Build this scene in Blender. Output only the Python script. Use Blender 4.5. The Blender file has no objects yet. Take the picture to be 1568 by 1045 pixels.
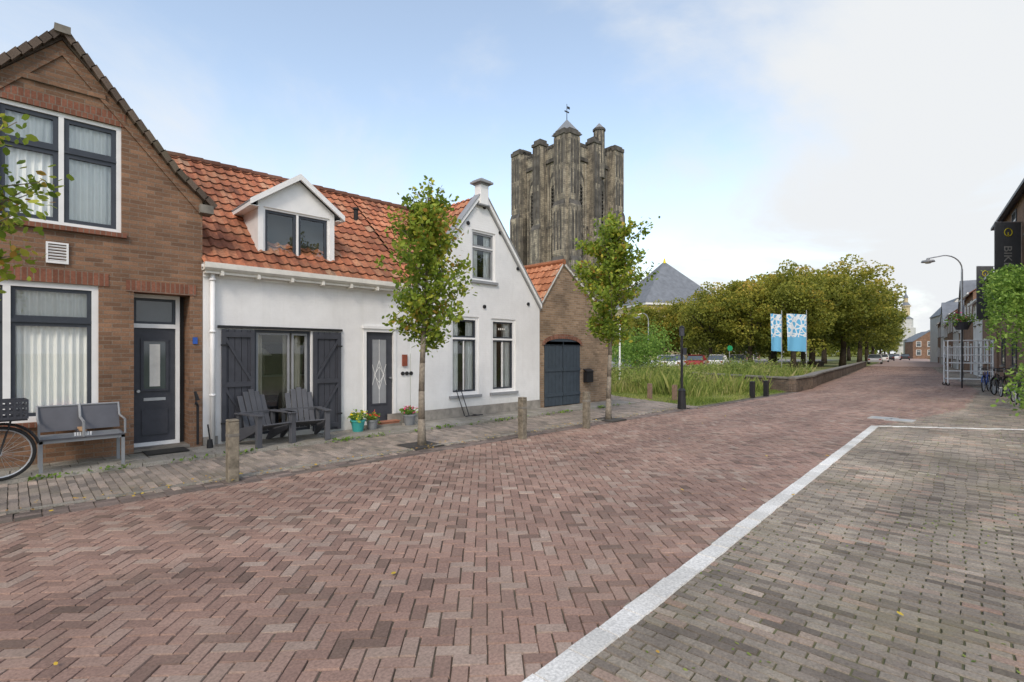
import bpy, math, random
import numpy as np
from mathutils import Vector, Matrix
import bmesh
random.seed(7); RS=np.random.RandomState(7)
scene=bpy.context.scene
scene.view_settings.view_transform='Standard'
scene.view_settings.look='None'
scene.view_settings.exposure=0
# ------------------------------------------------------------------ survey helpers
# world: x along the street (to the right), y into the house row (facade plane y=0), z up
CA=math.radians(45.6); c_,s_=math.cos(CA),math.sin(CA); EYE=1.65; FP=780.0
def ray(b,z):
    t=(b-784)/FP; return (z*(c_+s_*t), -10+z*(s_-c_*t))
def FX(b,y=0.0):
    t=(b-784)/FP; z=(10+y)/(s_-c_*t); return z*(c_+s_*t)
def FZ(b,v,y=0.0):
    t=(b-784)/FP; z=(10+y)/(s_-c_*t); return EYE+(541-v)/FP*z
def GR(b,v,h=0.0):
    return ray(b,FP*(EYE-h)/(v-541))
# ------------------------------------------------------------------ materials
MATS={}
def nd(nt,t,**k):
    n=nt.nodes.new(t)
    for a,b in k.items(): setattr(n,a,b)
    return n
def base(name,rough=0.7,spec=0.3):
    m=bpy.data.materials.new(name); m.use_nodes=True; nt=m.node_tree
    p=nt.nodes['Principled BSDF']; p.inputs['Roughness'].default_value=rough
    p.inputs['Specular IOR Level'].default_value=spec
    MATS[name]=m
    return m,nt,p
def ramp(nt,stops,interp='LINEAR'):
    r=nd(nt,'ShaderNodeValToRGB'); cr=r.color_ramp; cr.interpolation=interp
    while len(cr.elements)<len(stops): cr.elements.new(0.5)
    for e,(p,c) in zip(cr.elements,stops):
        e.position=p; e.color=(c[0],c[1],c[2],1) if len(c)==3 else c
    return r
def noise(nt,scale,detail=4,vec=None,rough=0.6):
    n=nd(nt,'ShaderNodeTexNoise'); n.inputs['Scale'].default_value=scale; n.inputs['Detail'].default_value=detail
    n.inputs['Roughness'].default_value=rough
    if vec is None:
        tc=nd(nt,'ShaderNodeTexCoord'); vec=tc.outputs['Object']
    nt.links.new(vec,n.inputs['Vector']); return n
def mix(nt,fac,a,b,mode='MIX'):
    m=nd(nt,'ShaderNodeMix',data_type='RGBA',blend_type=mode)
    for v,s in ((fac,m.inputs[0]),(a,m.inputs[6]),(b,m.inputs[7])):
        if isinstance(v,bpy.types.NodeSocket): nt.links.new(v,s)
        elif isinstance(v,(int,float)): s.default_value=v
        else: s.default_value=(v[0],v[1],v[2],1)
    return m.outputs[2]
def bump(nt,p,h,strength=0.3,dist=0.01):
    b=nd(nt,'ShaderNodeBump'); b.inputs['Strength'].default_value=strength; b.inputs['Distance'].default_value=dist
    nt.links.new(h,b.inputs['Height']); nt.links.new(b.outputs[0],p.inputs['Normal']); return b
def plain(name,col,rough=0.6,var=0.15,scale=6,spec=0.3,metal=0.0):
    m,nt,p=base(name,rough,spec); p.inputs['Metallic'].default_value=metal
    n=noise(nt,scale,6)
    d=tuple(c*(1-var) for c in col); l=tuple(min(1,c*(1+var)) for c in col)
    r=ramp(nt,[(0.3,d),(0.7,l)]); nt.links.new(n.outputs[0],r.inputs[0]); nt.links.new(r.outputs[0],p.inputs['Base Color'])
    return m
def wallvec(nt):
    tc=nd(nt,'ShaderNodeTexCoord'); s=nd(nt,'ShaderNodeSeparateXYZ'); nt.links.new(tc.outputs['Object'],s.inputs[0])
    a=nd(nt,'ShaderNodeMath',operation='ADD'); nt.links.new(s.outputs[0],a.inputs[0]); nt.links.new(s.outputs[1],a.inputs[1])
    c=nd(nt,'ShaderNodeCombineXYZ'); nt.links.new(a.outputs[0],c.inputs[0]); nt.links.new(s.outputs[2],c.inputs[1])
    return tc,c.outputs[0]
def brickmat(name,c1,c2,mortar,bw=0.22,rh=0.066,ms=0.007,bs=0.5,dirt=0.3,rough=0.85):
    m,nt,p=base(name,rough,0.2); tc,v=wallvec(nt)
    b=nd(nt,'ShaderNodeTexBrick'); nt.links.new(v,b.inputs['Vector'])
    b.inputs['Scale'].default_value=1; b.inputs['Brick Width'].default_value=bw; b.inputs['Row Height'].default_value=rh
    b.inputs['Mortar Size'].default_value=ms; b.inputs['Mortar Smooth'].default_value=0.2; b.inputs['Bias'].default_value=0
    b.inputs['Color1'].default_value=(*c1,1); b.inputs['Color2'].default_value=(*c2,1); b.inputs['Mortar'].default_value=(*mortar,1)
    n=noise(nt,1.3,8,tc.outputs['Object']); r=ramp(nt,[(0.35,(1-dirt,)*3),(0.65,(1.08,1.05,1.02))]); nt.links.new(n.outputs[0],r.inputs[0])
    n2=noise(nt,45,3,tc.outputs['Object']); r2=ramp(nt,[(0.3,(0.8,)*3),(0.7,(1.15,)*3)]); nt.links.new(n2.outputs[0],r2.inputs[0])
    c=mix(nt,1.0,b.outputs['Color'],r.outputs[0],'MULTIPLY'); c=mix(nt,1.0,c,r2.outputs[0],'MULTIPLY')
    nt.links.new(c,p.inputs['Base Color'])
    inv=nd(nt,'ShaderNodeMath',operation='SUBTRACT'); inv.inputs[0].default_value=1; nt.links.new(b.outputs['Fac'],inv.inputs[1])
    bump(nt,p,inv.outputs[0],bs,0.01); return m
M_brick=brickmat('brown_brick',(0.32,0.185,0.115),(0.18,0.105,0.068),(0.25,0.195,0.15),bs=.7)
M_brick2=brickmat('shed_brick',(0.38,0.27,0.175),(0.24,0.165,0.105),(0.34,0.29,0.23),dirt=0.35,bs=.7)
M_brick3=brickmat('far_brick',(0.28,0.165,0.11),(0.2,0.12,0.08),(0.26,0.21,0.17))
M_wallbrick=brickmat('low_wall_brick',(0.19,0.14,0.105),(0.11,0.085,0.07),(0.19,0.17,0.14),dirt=.5)
M_soldier=brickmat('soldier_brick',(0.30,0.13,0.085),(0.20,0.085,0.055),(0.24,0.185,0.145),bw=0.066,rh=0.24)
def whitebrick():
    m,nt,p=base('white_painted_brick',0.6,0.3); tc,v=wallvec(nt)
    b=nd(nt,'ShaderNodeTexBrick'); nt.links.new(v,b.inputs['Vector']); b.inputs['Scale'].default_value=1
    b.inputs['Brick Width'].default_value=0.2; b.inputs['Row Height'].default_value=0.06; b.inputs['Mortar Size'].default_value=0.006; b.inputs['Mortar Smooth'].default_value=0.8
    inv=nd(nt,'ShaderNodeMath',operation='SUBTRACT'); inv.inputs[0].default_value=1; nt.links.new(b.outputs['Fac'],inv.inputs[1])
    n=noise(nt,1.1,9,tc.outputs['Object'],0.7); r=ramp(nt,[(0.3,(0.68,0.68,0.67)),(0.62,(0.79,0.79,0.78))]); nt.links.new(n.outputs[0],r.inputs[0])
    sp=nd(nt,'ShaderNodeSeparateXYZ'); nt.links.new(tc.outputs['Object'],sp.inputs[0])
    mp=nd(nt,'ShaderNodeMapRange'); mp.inputs['From Min'].default_value=0.0; mp.inputs['From Max'].default_value=0.6; mp.inputs['To Min'].default_value=0.7; mp.inputs['To Max'].default_value=0.0
    nt.links.new(sp.outputs[2],mp.inputs[0])
    n3=noise(nt,9,6,tc.outputs['Object']); mm=nd(nt,'ShaderNodeMath',operation='MULTIPLY'); nt.links.new(mp.outputs[0],mm.inputs[0]); nt.links.new(n3.outputs[0],mm.inputs[1])
    c=mix(nt,mm.outputs[0],r.outputs[0],(0.35,0.36,0.3)); 
    mv=nd(nt,'ShaderNodeMapping'); mv.inputs['Scale'].default_value=(3.5,3.5,.35); nt.links.new(tc.outputs['Object'],mv.inputs[0])
    ns=noise(nt,1,7,mv.outputs[0],.7); rs_=ramp(nt,[(.52,(0,0,0)),(.75,(.25,)*3)]); nt.links.new(ns.outputs[0],rs_.inputs[0]); c=mix(nt,rs_.outputs[0],c,(.5,.49,.44))
    nt.links.new(c,p.inputs['Base Color'])
    n2=noise(nt,18,5,tc.outputs['Object']); hm=nd(nt,'ShaderNodeMath',operation='MULTIPLY'); hm.inputs[1].default_value=.35; nt.links.new(inv.outputs[0],hm.inputs[0]); ad=nd(nt,'ShaderNodeMath',operation='ADD'); nt.links.new(hm.outputs[0],ad.inputs[0]); nt.links.new(n2.outputs[0],ad.inputs[1])
    bump(nt,p,ad.outputs[0],0.4,0.01); return m
M_wb=whitebrick()
M_white=plain('white_paint',(0.78,0.78,0.77),0.4,0.05)
M_gutter=plain('gutter_paint',(0.68,0.66,0.60),0.5,0.1)
M_grey=plain('grey_paint',(0.27,0.28,0.29),0.5,0.1)
M_anth=plain('anthracite_paint',(0.05,0.053,0.064),0.45,0.15)
M_chair=plain('grey_plastic',(0.085,0.088,0.098),0.55,0.12)
M_banner=plain('banner_cloth',(0.10,0.105,0.11),0.8,0.1,2)
M_sash=plain('sash_paint',(0.045,0.052,0.065),0.4,0.12)
M_black=plain('black_metal',(0.02,0.02,0.022),0.45,0.2)
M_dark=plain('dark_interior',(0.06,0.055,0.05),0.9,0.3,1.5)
M_zinc=plain('zinc',(0.22,0.23,0.24),0.5,0.2)
M_wood=plain('weathered_wood',(0.19,0.165,0.125),0.85,0.45,14)
M_redwood=plain('red_wood',(0.22,0.15,0.11),0.85,0.3,14)
M_bluedoor=plain('blue_grey_paint',(0.05,0.066,0.082),0.5,0.15)
M_steel=plain('galvanised_steel',(0.42,0.43,0.44),0.4,0.15,metal=0.6)
M_mesh=plain('grey_metal_panel',(0.11,0.11,0.12),0.5,0.1,metal=0.3)
M_bark=plain('bark',(0.22,0.19,0.15),0.9,0.35,20)
M_darkbark=plain('dark_bark',(0.07,0.055,0.04),0.9,0.35,5)
M_teal=plain('teal_pot',(0.05,0.32,0.3),0.4,0.1)
M_greypot=plain('grey_pot',(0.2,0.21,0.22),0.5,0.15)
M_terra=plain('terracotta',(0.35,0.15,0.09),0.8,0.15)
M_pink=plain('pink_petal',(0.75,0.12,0.25),0.5,0.3,30)
M_redp=plain('red_petal',(0.7,0.08,0.04),0.5,0.3,30)
M_mat=plain('doormat',(0.03,0.03,0.028),0.95,0.4,60)
M_tile=plain('stoep_tile',(0.27,0.25,0.22),0.8,0.3,5)
M_conc=plain('concrete',(0.42,0.41,0.38),0.85,0.2,8)
M_cap=plain('stone_cap',(0.19,0.175,0.15),0.85,0.35,4)
M_rubber=plain('rubber',(0.02,0.02,0.02),0.7,0.2)
M_tan=plain('tan_wood',(0.45,0.28,0.15),0.6,0.15)
M_slate=plain('slate',(0.17,0.185,0.205),0.65,0.2,1.0)
M_cream=plain('cream_render',(0.52,0.44,0.28),0.8,0.15,1.0)
M_farwhite=plain('far_white_render',(0.58,0.58,0.56),0.8,0.1,1.0)
M_rust=plain('rust_red',(0.25,0.07,0.04),0.7,0.2)
M_bluepaint=plain('blue_bike_paint',(0.03,0.1,0.4),0.4,0.1)
M_yellow=plain('yellow_paint',(0.8,0.65,0.03),0.5,0.1)
M_redpaint=plain('red_car_paint',(0.25,0.03,0.025),0.3,0.1)
M_silver=plain('silver_car_paint',(0.4,0.41,0.43),0.3,0.05)
M_wcar=plain('white_car_paint',(0.75,0.75,0.75),0.3,0.03)
M_bcar=plain('black_car_paint',(0.025,0.027,0.03),0.3,0.1)
M_green=plain('green_sign',(0.02,0.28,0.12),0.4,0.1)
def glassmat():
    m=bpy.data.materials.new('window_glass'); m.use_nodes=True; nt=m.node_tree; nt.nodes.clear()
    o=nd(nt,'ShaderNodeOutputMaterial'); mx=nd(nt,'ShaderNodeMixShader'); tr=nd(nt,'ShaderNodeBsdfTransparent'); tr.inputs[0].default_value=(0.96,0.98,0.97,1)
    gl=nd(nt,'ShaderNodeBsdfGlossy'); gl.inputs['Roughness'].default_value=0.02; gl.inputs[0].default_value=(0.9,0.93,0.95,1)
    fr=nd(nt,'ShaderNodeFresnel'); fr.inputs[0].default_value=1.45
    a=nd(nt,'ShaderNodeMath',operation='ADD'); a.inputs[1].default_value=0.05; nt.links.new(fr.outputs[0],a.inputs[0])
    n=noise(nt,1.5,2); b=nd(nt,'ShaderNodeBump'); b.inputs['Strength'].default_value=0.04; nt.links.new(n.outputs[0],b.inputs['Height']); nt.links.new(b.outputs[0],gl.inputs['Normal'])
    nt.links.new(a.outputs[0],mx.inputs[0]); nt.links.new(tr.outputs[0],mx.inputs[1]); nt.links.new(gl.outputs[0],mx.inputs[2]); nt.links.new(mx.outputs[0],o.inputs[0]); return m
M_glass=glassmat()
M_dglass=plain('dark_glass',(0.06,0.075,0.085),0.06,0.2,1,spec=0.9)
M_curtain=plain('curtain_cloth',(0.86,0.85,0.82),0.9,0.04,3)
M_drape=plain('beige_drape',(0.5,0.46,0.38),0.9,0.15,3)
def attrmat(name,stops,rough=0.8,spec=0.2,bs=0.3,nscale=60,moss=0.0,big=0.25,mosscol=(0.15,0.15,0.085),streak=0.0):
    m,nt,p=base(name,rough,spec); a=nd(nt,'ShaderNodeAttribute',attribute_name='rnd')
    r=ramp(nt,stops); nt.links.new(a.outputs['Fac'],r.inputs[0])
    tc=nd(nt,'ShaderNodeTexCoord'); n=noise(nt,nscale,5,tc.outputs['Object']); r2=ramp(nt,[(0.3,(0.70,)*3),(0.7,(1.25,)*3)]); nt.links.new(n.outputs[0],r2.inputs[0])
    c=mix(nt,1.0,r.outputs[0],r2.outputs[0],'MULTIPLY')
    nb=noise(nt,0.45,7,tc.outputs['Object']); r3=ramp(nt,[(0.35,(1-big,)*3),(0.65,(1+big*0.5,)*3)]); nt.links.new(nb.outputs[0],r3.inputs[0])
    c=mix(nt,1.0,c,r3.outputs[0],'MULTIPLY')
    if streak>0:
        mv=nd(nt,'ShaderNodeMapping'); mv.inputs['Scale'].default_value=(.1,1.3,1); nt.links.new(tc.outputs['Object'],mv.inputs[0]); ns=noise(nt,1,5,mv.outputs[0]); r5=ramp(nt,[(.38,(1-streak,1-streak,1-streak*.9)),(.62,(1+streak*.5,)*3)]); nt.links.new(ns.outputs[0],r5.inputs[0]); c=mix(nt,1.0,c,r5.outputs[0],'MULTIPLY')
    if moss>0:
        nm=noise(nt,1.1,9,tc.outputs['Object'],0.75); r4=ramp(nt,[(0.5,(0,0,0)),(0.72,(moss,)*3)]); nt.links.new(nm.outputs[0],r4.inputs[0])
        c=mix(nt,r4.outputs[0],c,mosscol)
    nt.links.new(c,p.inputs['Base Color']); bump(nt,p,n.outputs[0],bs,0.004); return m
M_road=attrmat('road_clinker',[(0,(0.165,0.115,0.09)),(0.3,(0.27,0.175,0.138)),(0.6,(0.335,0.22,0.172)),(0.82,(0.33,0.245,0.197)),(1,(0.43,0.335,0.27))],0.7,0.2,moss=0.3,mosscol=(.22,.19,.14),streak=.16,big=.2)
M_park=attrmat('parking_clinker',[(0,(0.15,0.125,0.10)),(0.4,(0.27,0.23,0.185)),(0.75,(0.35,0.305,0.24)),(0.93,(0.37,0.255,0.195)),(1,(0.52,0.475,0.385))],0.75,0.25,moss=0.55,mosscol=(.215,.195,.11),streak=.18,big=.35)
M_pave=attrmat('pavement_clinker',[(0,(0.17,0.15,0.13)),(0.4,(0.26,0.22,0.185)),(0.8,(0.34,0.285,0.24)),(1,(0.43,0.34,0.28))],0.75,0.25,moss=0.45,mosscol=(.19,.18,.11))
M_gut=attrmat('gutter_clinker',[(0,(0.11,0.09,0.08)),(0.6,(0.19,0.15,0.13)),(1,(0.28,0.22,0.19))],0.7,0.25,moss=0.35)
M_line=attrmat('white_line_tile',[(0,(0.54,0.53,0.49)),(1,(0.76,0.75,0.71))],0.7,0.25,big=0.2,moss=.35,mosscol=(.36,.33,.27))
M_stile=attrmat('stoep_slab',[(0,(0.23,0.215,0.185)),(1,(0.36,0.335,0.29))],0.8,0.2,moss=0.5)
M_joint=plain('sand_joint',(0.10,0.085,0.063),0.95,0.45,3)
M_jointm=plain('mossy_joint',(0.10,0.10,0.052),0.95,0.55,2)
M_farroad=plain('far_road',(0.32,0.235,0.2),0.85,0.15,0.8)
M_pantile=attrmat('clay_pantile',[(0,(0.17,0.075,0.05)),(0.3,(0.37,0.135,0.075)),(0.65,(0.50,0.19,0.10)),(0.9,(0.54,0.265,0.155)),(1,(0.40,0.29,0.2))],0.8,0.2,nscale=22,moss=0.65,big=0.38,mosscol=(.18,.12,.075))
M_pantile_o=attrmat('orange_pantile',[(0,(0.34,0.14,0.07)),(0.6,(0.52,0.22,0.115)),(1,(0.56,0.33,0.2))],0.8,0.2,nscale=22,moss=0.3,mosscol=(.22,.15,.09))
M_verge=attrmat('verge_tile',[(0,(0.085,0.065,0.052)),(1,(0.18,0.135,0.105))],0.8,0.2,moss=0.5)
def leafmat(name,stops,trans=0.35):
    m=bpy.data.materials.new(name); m.use_nodes=True; nt=m.node_tree; nt.nodes.clear(); o=nd(nt,'ShaderNodeOutputMaterial')
    a=nd(nt,'ShaderNodeAttribute',attribute_name='rnd'); r=ramp(nt,stops); nt.links.new(a.outputs['Fac'],r.inputs[0])
    d=nd(nt,'ShaderNodeBsdfPrincipled'); d.inputs['Roughness'].default_value=0.55; d.inputs['Specular IOR Level'].default_value=0.25
    t=nd(nt,'ShaderNodeBsdfTranslucent'); mx=nd(nt,'ShaderNodeMixShader'); mx.inputs[0].default_value=trans
    nt.links.new(r.outputs[0],d.inputs['Base Color']); nt.links.new(r.outputs[0],t.inputs[0])
    nt.links.new(d.outputs[0],mx.inputs[1]); nt.links.new(t.outputs[0],mx.inputs[2]); nt.links.new(mx.outputs[0],o.inputs[0]); return m
M_leaf=leafmat('street_tree_leaf',[(0,(0.10,0.165,0.025)),(0.4,(0.22,0.31,0.04)),(0.75,(0.36,0.43,0.06)),(0.93,(0.56,0.52,0.08)),(0.98,(0.48,0.28,0.06))],.42)
M_bigleaf=leafmat('park_tree_leaf',[(0,(0.09,0.115,0.02)),(0.35,(0.23,0.25,0.04)),(0.65,(0.37,0.36,0.058)),(0.85,(0.50,0.40,0.07)),(1,(0.52,0.33,0.08))],.45)
M_ivy=leafmat('vine_leaf',[(0,(0.08,0.16,0.025)),(0.6,(0.2,0.33,0.055)),(1,(0.34,0.46,0.1))],.4)
M_grass=leafmat('wild_grass',[(0,(0.11,0.17,0.03)),(0.4,(0.24,0.30,0.065)),(0.7,(0.37,0.375,0.12)),(1,(0.46,0.40,0.21))],.3)
M_fallen=leafmat('fallen_leaf',[(0,(0.55,0.42,0.04)),(0.6,(0.5,0.3,0.05)),(1,(0.25,0.14,0.05))],0.1)
# ------------------------------------------------------------------ mesh builder
def empty(name,loc=(0,0,0),rz=0.0):
    e=bpy.data.objects.new(name,None); scene.collection.objects.link(e); e.location=loc; e.rotation_euler=(0,0,rz); e.empty_display_size=0.3; return e
class MB:
    def __init__(s): s.v=[];s.f=[];s.m=[];s.ml=[];s.T=Matrix.Identity(4)
    def mi(s,m):
        if m not in s.ml: s.ml.append(m)
        return s.ml.index(m)
    def add(s,vs,fs,m):
        o=len(s.v); k=s.mi(m)
        for q in vs: s.v.append(tuple(s.T@Vector(q)))
        for f in fs: s.f.append(tuple(i+o for i in f)); s.m.append(k)
    def box(s,x0,x1,y0,y1,z0,z1,m,R=None):
        vs=[(x,y,z) for z in (z0,z1) for y in (y0,y1) for x in (x0,x1)]
        if R is not None:
            c=Vector(((x0+x1)/2,(y0+y1)/2,(z0+z1)/2)); vs=[tuple(c+R@(Vector(q)-c)) for q in vs]
        s.add(vs,[(0,2,3,1),(4,5,7,6),(0,1,5,4),(2,6,7,3),(0,4,6,2),(1,3,7,5)],m)
    def cyl(s,p0,p1,r0,r1,m,n=10,cap=True):
        p0=Vector(p0);p1=Vector(p1);a=(p1-p0)
        if a.length<1e-6: return
        a.normalize(); u=a.orthogonal().normalized(); w=a.cross(u); vs=[]
        for p,r in ((p0,r0),(p1,r1)):
            for i in range(n):
                t=2*math.pi*i/n; vs.append(tuple(p+u*(r*math.cos(t))+w*(r*math.sin(t))))
        fs=[(i,(i+1)%n,n+(i+1)%n,n+i) for i in range(n)]
        if cap: fs+= [tuple(reversed(range(n))),tuple(range(n,2*n))]
        s.add(vs,fs,m)
    def tube(s,pts,r,m,n=6):
        rr=r if isinstance(r,(list,tuple)) else [r]*len(pts)
        for i in range(len(pts)-1): s.cyl(pts[i],pts[i+1],rr[i],rr[i+1],m,n)
    def poly(s,pts,m): s.add(pts,[tuple(range(len(pts)))],m)
    def prism(s,pts,d,m):
        n=len(pts); d=Vector(d); q=[tuple(Vector(p)+d) for p in pts]
        s.add(list(pts)+q,[tuple(range(n)),tuple(reversed(range(n,2*n)))]+[(i,n+i,n+(i+1)%n,(i+1)%n) for i in range(n)],m)
    def ring(s,c,R,r,ax,m,n=28,k=6):
        c=Vector(c);ax=Vector(ax).normalized();u=ax.orthogonal().normalized();w=ax.cross(u);vs=[]
        for i in range(n):
            t=2*math.pi*i/n; d=u*math.cos(t)+w*math.sin(t)
            for j in range(k):
                q=2*math.pi*j/k; vs.append(tuple(c+d*(R+r*math.cos(q))+ax*(r*math.sin(q))))
        s.add(vs,[(i*k+j,((i+1)%n)*k+j,((i+1)%n)*k+(j+1)%k,i*k+(j+1)%k) for i in range(n) for j in range(k)],m)
    def make(s,name,parent=None,smooth=False,bevel=0):
        me=bpy.data.meshes.new(name); me.from_pydata(s.v,[],s.f)
        for m in s.ml: me.materials.append(m)
        me.polygons.foreach_set('material_index',s.m)
        if smooth: me.polygons.foreach_set('use_smooth',[True]*len(s.f))
        me.update(); bm=bmesh.new(); bm.from_mesh(me); bmesh.ops.recalc_face_normals(bm,faces=bm.faces); bm.to_mesh(me); bm.free()
        o=bpy.data.objects.new(name,me); scene.collection.objects.link(o)
        if parent: o.parent=parent
        if bevel: b=o.modifiers.new('b','BEVEL'); b.width=bevel; b.segments=2; b.limit_method='ANGLE'
        return o
def npmesh(name,V,F,mats,rnd=None,parent=None,smooth=False):
    me=bpy.data.meshes.new(name); me.from_pydata(V.tolist(),[],F.tolist() if hasattr(F,'tolist') else F)
    for m in mats: me.materials.append(m)
    if rnd is not None:
        a=me.attributes.new('rnd','FLOAT','FACE'); a.data.foreach_set('value',np.asarray(rnd,dtype=np.float32))
    if smooth: me.polygons.foreach_set('use_smooth',[True]*len(me.polygons))
    me.update(); o=bpy.data.objects.new(name,me); scene.collection.objects.link(o)
    if parent: o.parent=parent
    return o
# ------------------------------------------------------------------ brick fields
def inpoly(x,y,poly):
    ins=np.zeros(len(x),bool); n=len(poly)
    for i in range(n):
        x1,y1=poly[i];x2,y2=poly[(i+1)%n]
        cnd=((y1>y)!=(y2>y))&(x<(x2-x1)*(y-y1)/((y2-y1) if y2!=y1 else 1e-9)+x1); ins^=cnd
    return ins
def bricks(name,C,ang,lx,ly,z,mat,gap=0.0018,jit=0.003,parent=None,rj=0.012,inset=0.004,h=0.012,beta=1.9):
    C=np.asarray(C,float);N=len(C);C=C+RS.normal(0,.0012,C.shape);ang=np.broadcast_to(ang,(N,))+RS.normal(0,rj,N);lx=np.broadcast_to(lx,(N,));ly=np.broadcast_to(ly,(N,))
    ca,sa=np.cos(ang),np.sin(ang); zz=z+RS.uniform(-jit,jit,N)+.003*np.sin(C[:,0]*1.7+C[:,1])*np.sin(C[:,1]*2.1); V=np.zeros((N,8,3))
    tx=RS.normal(0,0.012,N);ty=RS.normal(0,0.012,N)
    for k,(sx,sy) in enumerate(((-1,-1),(1,-1),(1,1),(-1,1))):
        for lv in (0,1):
            ins=gap+(RS.uniform(0,.0015,N)) if lv==0 else gap+inset+RS.uniform(-.0015,.003,N)
            px=sx*(lx/2-ins);py=sy*(ly/2-ins)
            V[:,k+4*lv,0]=C[:,0]+px*ca-py*sa; V[:,k+4*lv,1]=C[:,1]+px*sa+py*ca
            V[:,k+4*lv,2]=zz+px*tx+py*ty-(h if lv==0 else 0)
    b=(np.arange(N)*8)[:,None]
    F=np.concatenate([b+np.array([[4,5,6,7]]),b+np.array([[0,1,5,4]]),b+np.array([[1,2,6,5]]),b+np.array([[2,3,7,6]]),b+np.array([[3,0,4,7]])])
    r=np.tile(np.clip(RS.beta(beta,beta,N),0,1),5)
    return npmesh(name,V.reshape(-1,3),F,[mat],r,parent)
def herring(poly,w,ang):
    P=np.array(poly);ca,sa=math.cos(-ang),math.sin(-ang); Q=np.stack([P[:,0]*ca-P[:,1]*sa,P[:,0]*sa+P[:,1]*ca],1)
    i0,i1=int(Q[:,0].min()/w)-2,int(Q[:,0].max()/w)+2; j0,j1=int(Q[:,1].min()/w)-2,int(Q[:,1].max()/w)+2
    I,J=np.meshgrid(np.arange(i0,i1),np.arange(j0,j1)); I=I.ravel();J=J.ravel();k=(I-J)%4
    hs=k==0;vs=k==3
    cx=np.concatenate([(I[hs]+1)*w,(I[vs]+.5)*w]);cy=np.concatenate([(J[hs]+.5)*w,(J[vs]+1)*w]);a=np.concatenate([np.zeros(hs.sum()),np.full(vs.sum(),math.pi/2)])+ang
    ca,sa=math.cos(ang),math.sin(ang);X=cx*ca-cy*sa;Y=cx*sa+cy*ca;ok=inpoly(X,Y,poly)
    return np.stack([X[ok],Y[ok]],1),a[ok]
def running(poly,L,W,ang):
    P=np.array(poly);ca,sa=math.cos(-ang),math.sin(-ang);Q=np.stack([P[:,0]*ca-P[:,1]*sa,P[:,0]*sa+P[:,1]*ca],1)
    I,J=np.meshgrid(np.arange(int(Q[:,0].min()/L)-2,int(Q[:,0].max()/L)+2),np.arange(int(Q[:,1].min()/W)-2,int(Q[:,1].max()/W)+2))
    I=I.ravel();J=J.ravel();cx=(I+.5*(J%2)+.06*np.sin(J*12.9))*L;cy=J*W;ca,sa=math.cos(ang),math.sin(ang);X=cx*ca-cy*sa;Y=cx*sa+cy*ca;ok=inpoly(X,Y,poly)
    return np.stack([X[ok],Y[ok]],1)
def strip(p0,p1,step):
    p0=np.array(p0);p1=np.array(p1);L=np.linalg.norm(p1-p0);n=max(1,int(L/step));d=(p1-p0)/L
    return p0+d*((np.arange(n)+.5)*L/n)[:,None],math.atan2(d[1],d[0]),L/n
def groundmat():
    m,nt,p=base('ground_soil_grass',0.95,0.1); n=noise(nt,0.15,8); r=ramp(nt,[(0.35,(0.13,0.17,0.05)),(0.6,(0.22,0.22,0.1)),(0.75,(0.25,0.22,0.15))]); nt.links.new(n.outputs[0],r.inputs[0]); nt.links.new(r.outputs[0],p.inputs['Base Color']); return m
g=MB(); g.poly([(-1500,-1500,-0.04),(1500,-1500,-0.04),(1500,1500,-0.04),(-1500,1500,-0.04)],groundmat()); g.make('ground')
def bed(name,poly,z,m):
    b=MB(); b.poly([(x,y,z) for x,y in poly],m); return b.make(name)
ROAD=[(-8,-2.95),(13.9,-2.95),(14.9,-3.05),(23.5,-3.1),(30,-2.3),(45,-0.3),(78,4.6),(78,-1.6),(57,-4.4),(30,-8.4),(20,-8.6),(13.9,-7.55),(-8,-8.95)]
PARK=[(-8,-8.9),(13.9,-7.5),(20,-8.6),(30,-8.4),(57,-4.4),(78,-1.6),(78,-4),(57,-7),(35,-10.2),(28,-11.2),(17.5,-13),(-8,-15)]
bed('sand_bed',[(-8,-15),(28,-11.5),(57,-7.2),(80,-4),(80,5),(45,0.2),(24,-2.6),(17.5,-2.6),(17.6,8),(14.3,8),(14.3,0),(-8,0)],-0.012,M_joint)
bed('mossy_bed',PARK,-0.008,M_jointm)
bed('far_road',[(77,-4),(77,4.5),(140,13),(260,33),(260,22),(140,4)],-0.004,M_farroad)
bed('car_park',[(30,10),(150,24),(150,60),(40,50)],-0.02,plain('car_park_paving',(0.25,0.24,0.23),0.9,0.2,1))
road=empty('brick_road')
C,a=herring(ROAD,0.096,math.radians(45+3.6)); bricks('road_clinkers',C,a,0.192,0.096,0.0,M_road,parent=road,beta=2.3)
C=running(PARK,0.205,0.074,math.radians(93.6)); park=empty('parking_strip'); bricks('parking_clinkers',C,math.radians(93.6),0.205,0.074,0.0,M_park,parent=park,gap=0.0028,rj=.018,beta=1.6)
gut=empty('gutter')
for k in range(3):
    C,a,L=strip((-8,-2.98+0.105*k),(13.9,-2.98+0.105*k),0.21); bricks('gutter_row',C,a,L,0.105,0.009-0.003*(k==1),M_gut,parent=gut)
C,a,L=strip((13.9,-2.95),(23.6,-3.1),0.21); bricks('gutter_far',C,a,L,0.11,0.01,M_gut,parent=gut)
PAVE=[(-8,-2.72),(13.9,-2.72),(14.9,-2.9),(16.3,0.9),(17.6,3.5),(17.6,8),(14.4,8),(14.4,0),(14.4,-1.05),(-8,-1.05)]
bed('pavement_bed',PAVE,0.008,M_joint)
pv=empty('pavement'); C=running(PAVE,0.21,0.088,math.radians(90)); bricks('pavement_clinkers',C,math.radians(90),0.21,0.088,0.02,M_pave,parent=pv,rj=.018)
C,a,L=strip((-8,-2.66),(13.9,-2.66),0.5); bricks('pavement_kerb',C,a,L,0.07,0.03,M_stile,parent=pv,h=0.04)
st=empty('stoep'); 
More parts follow.
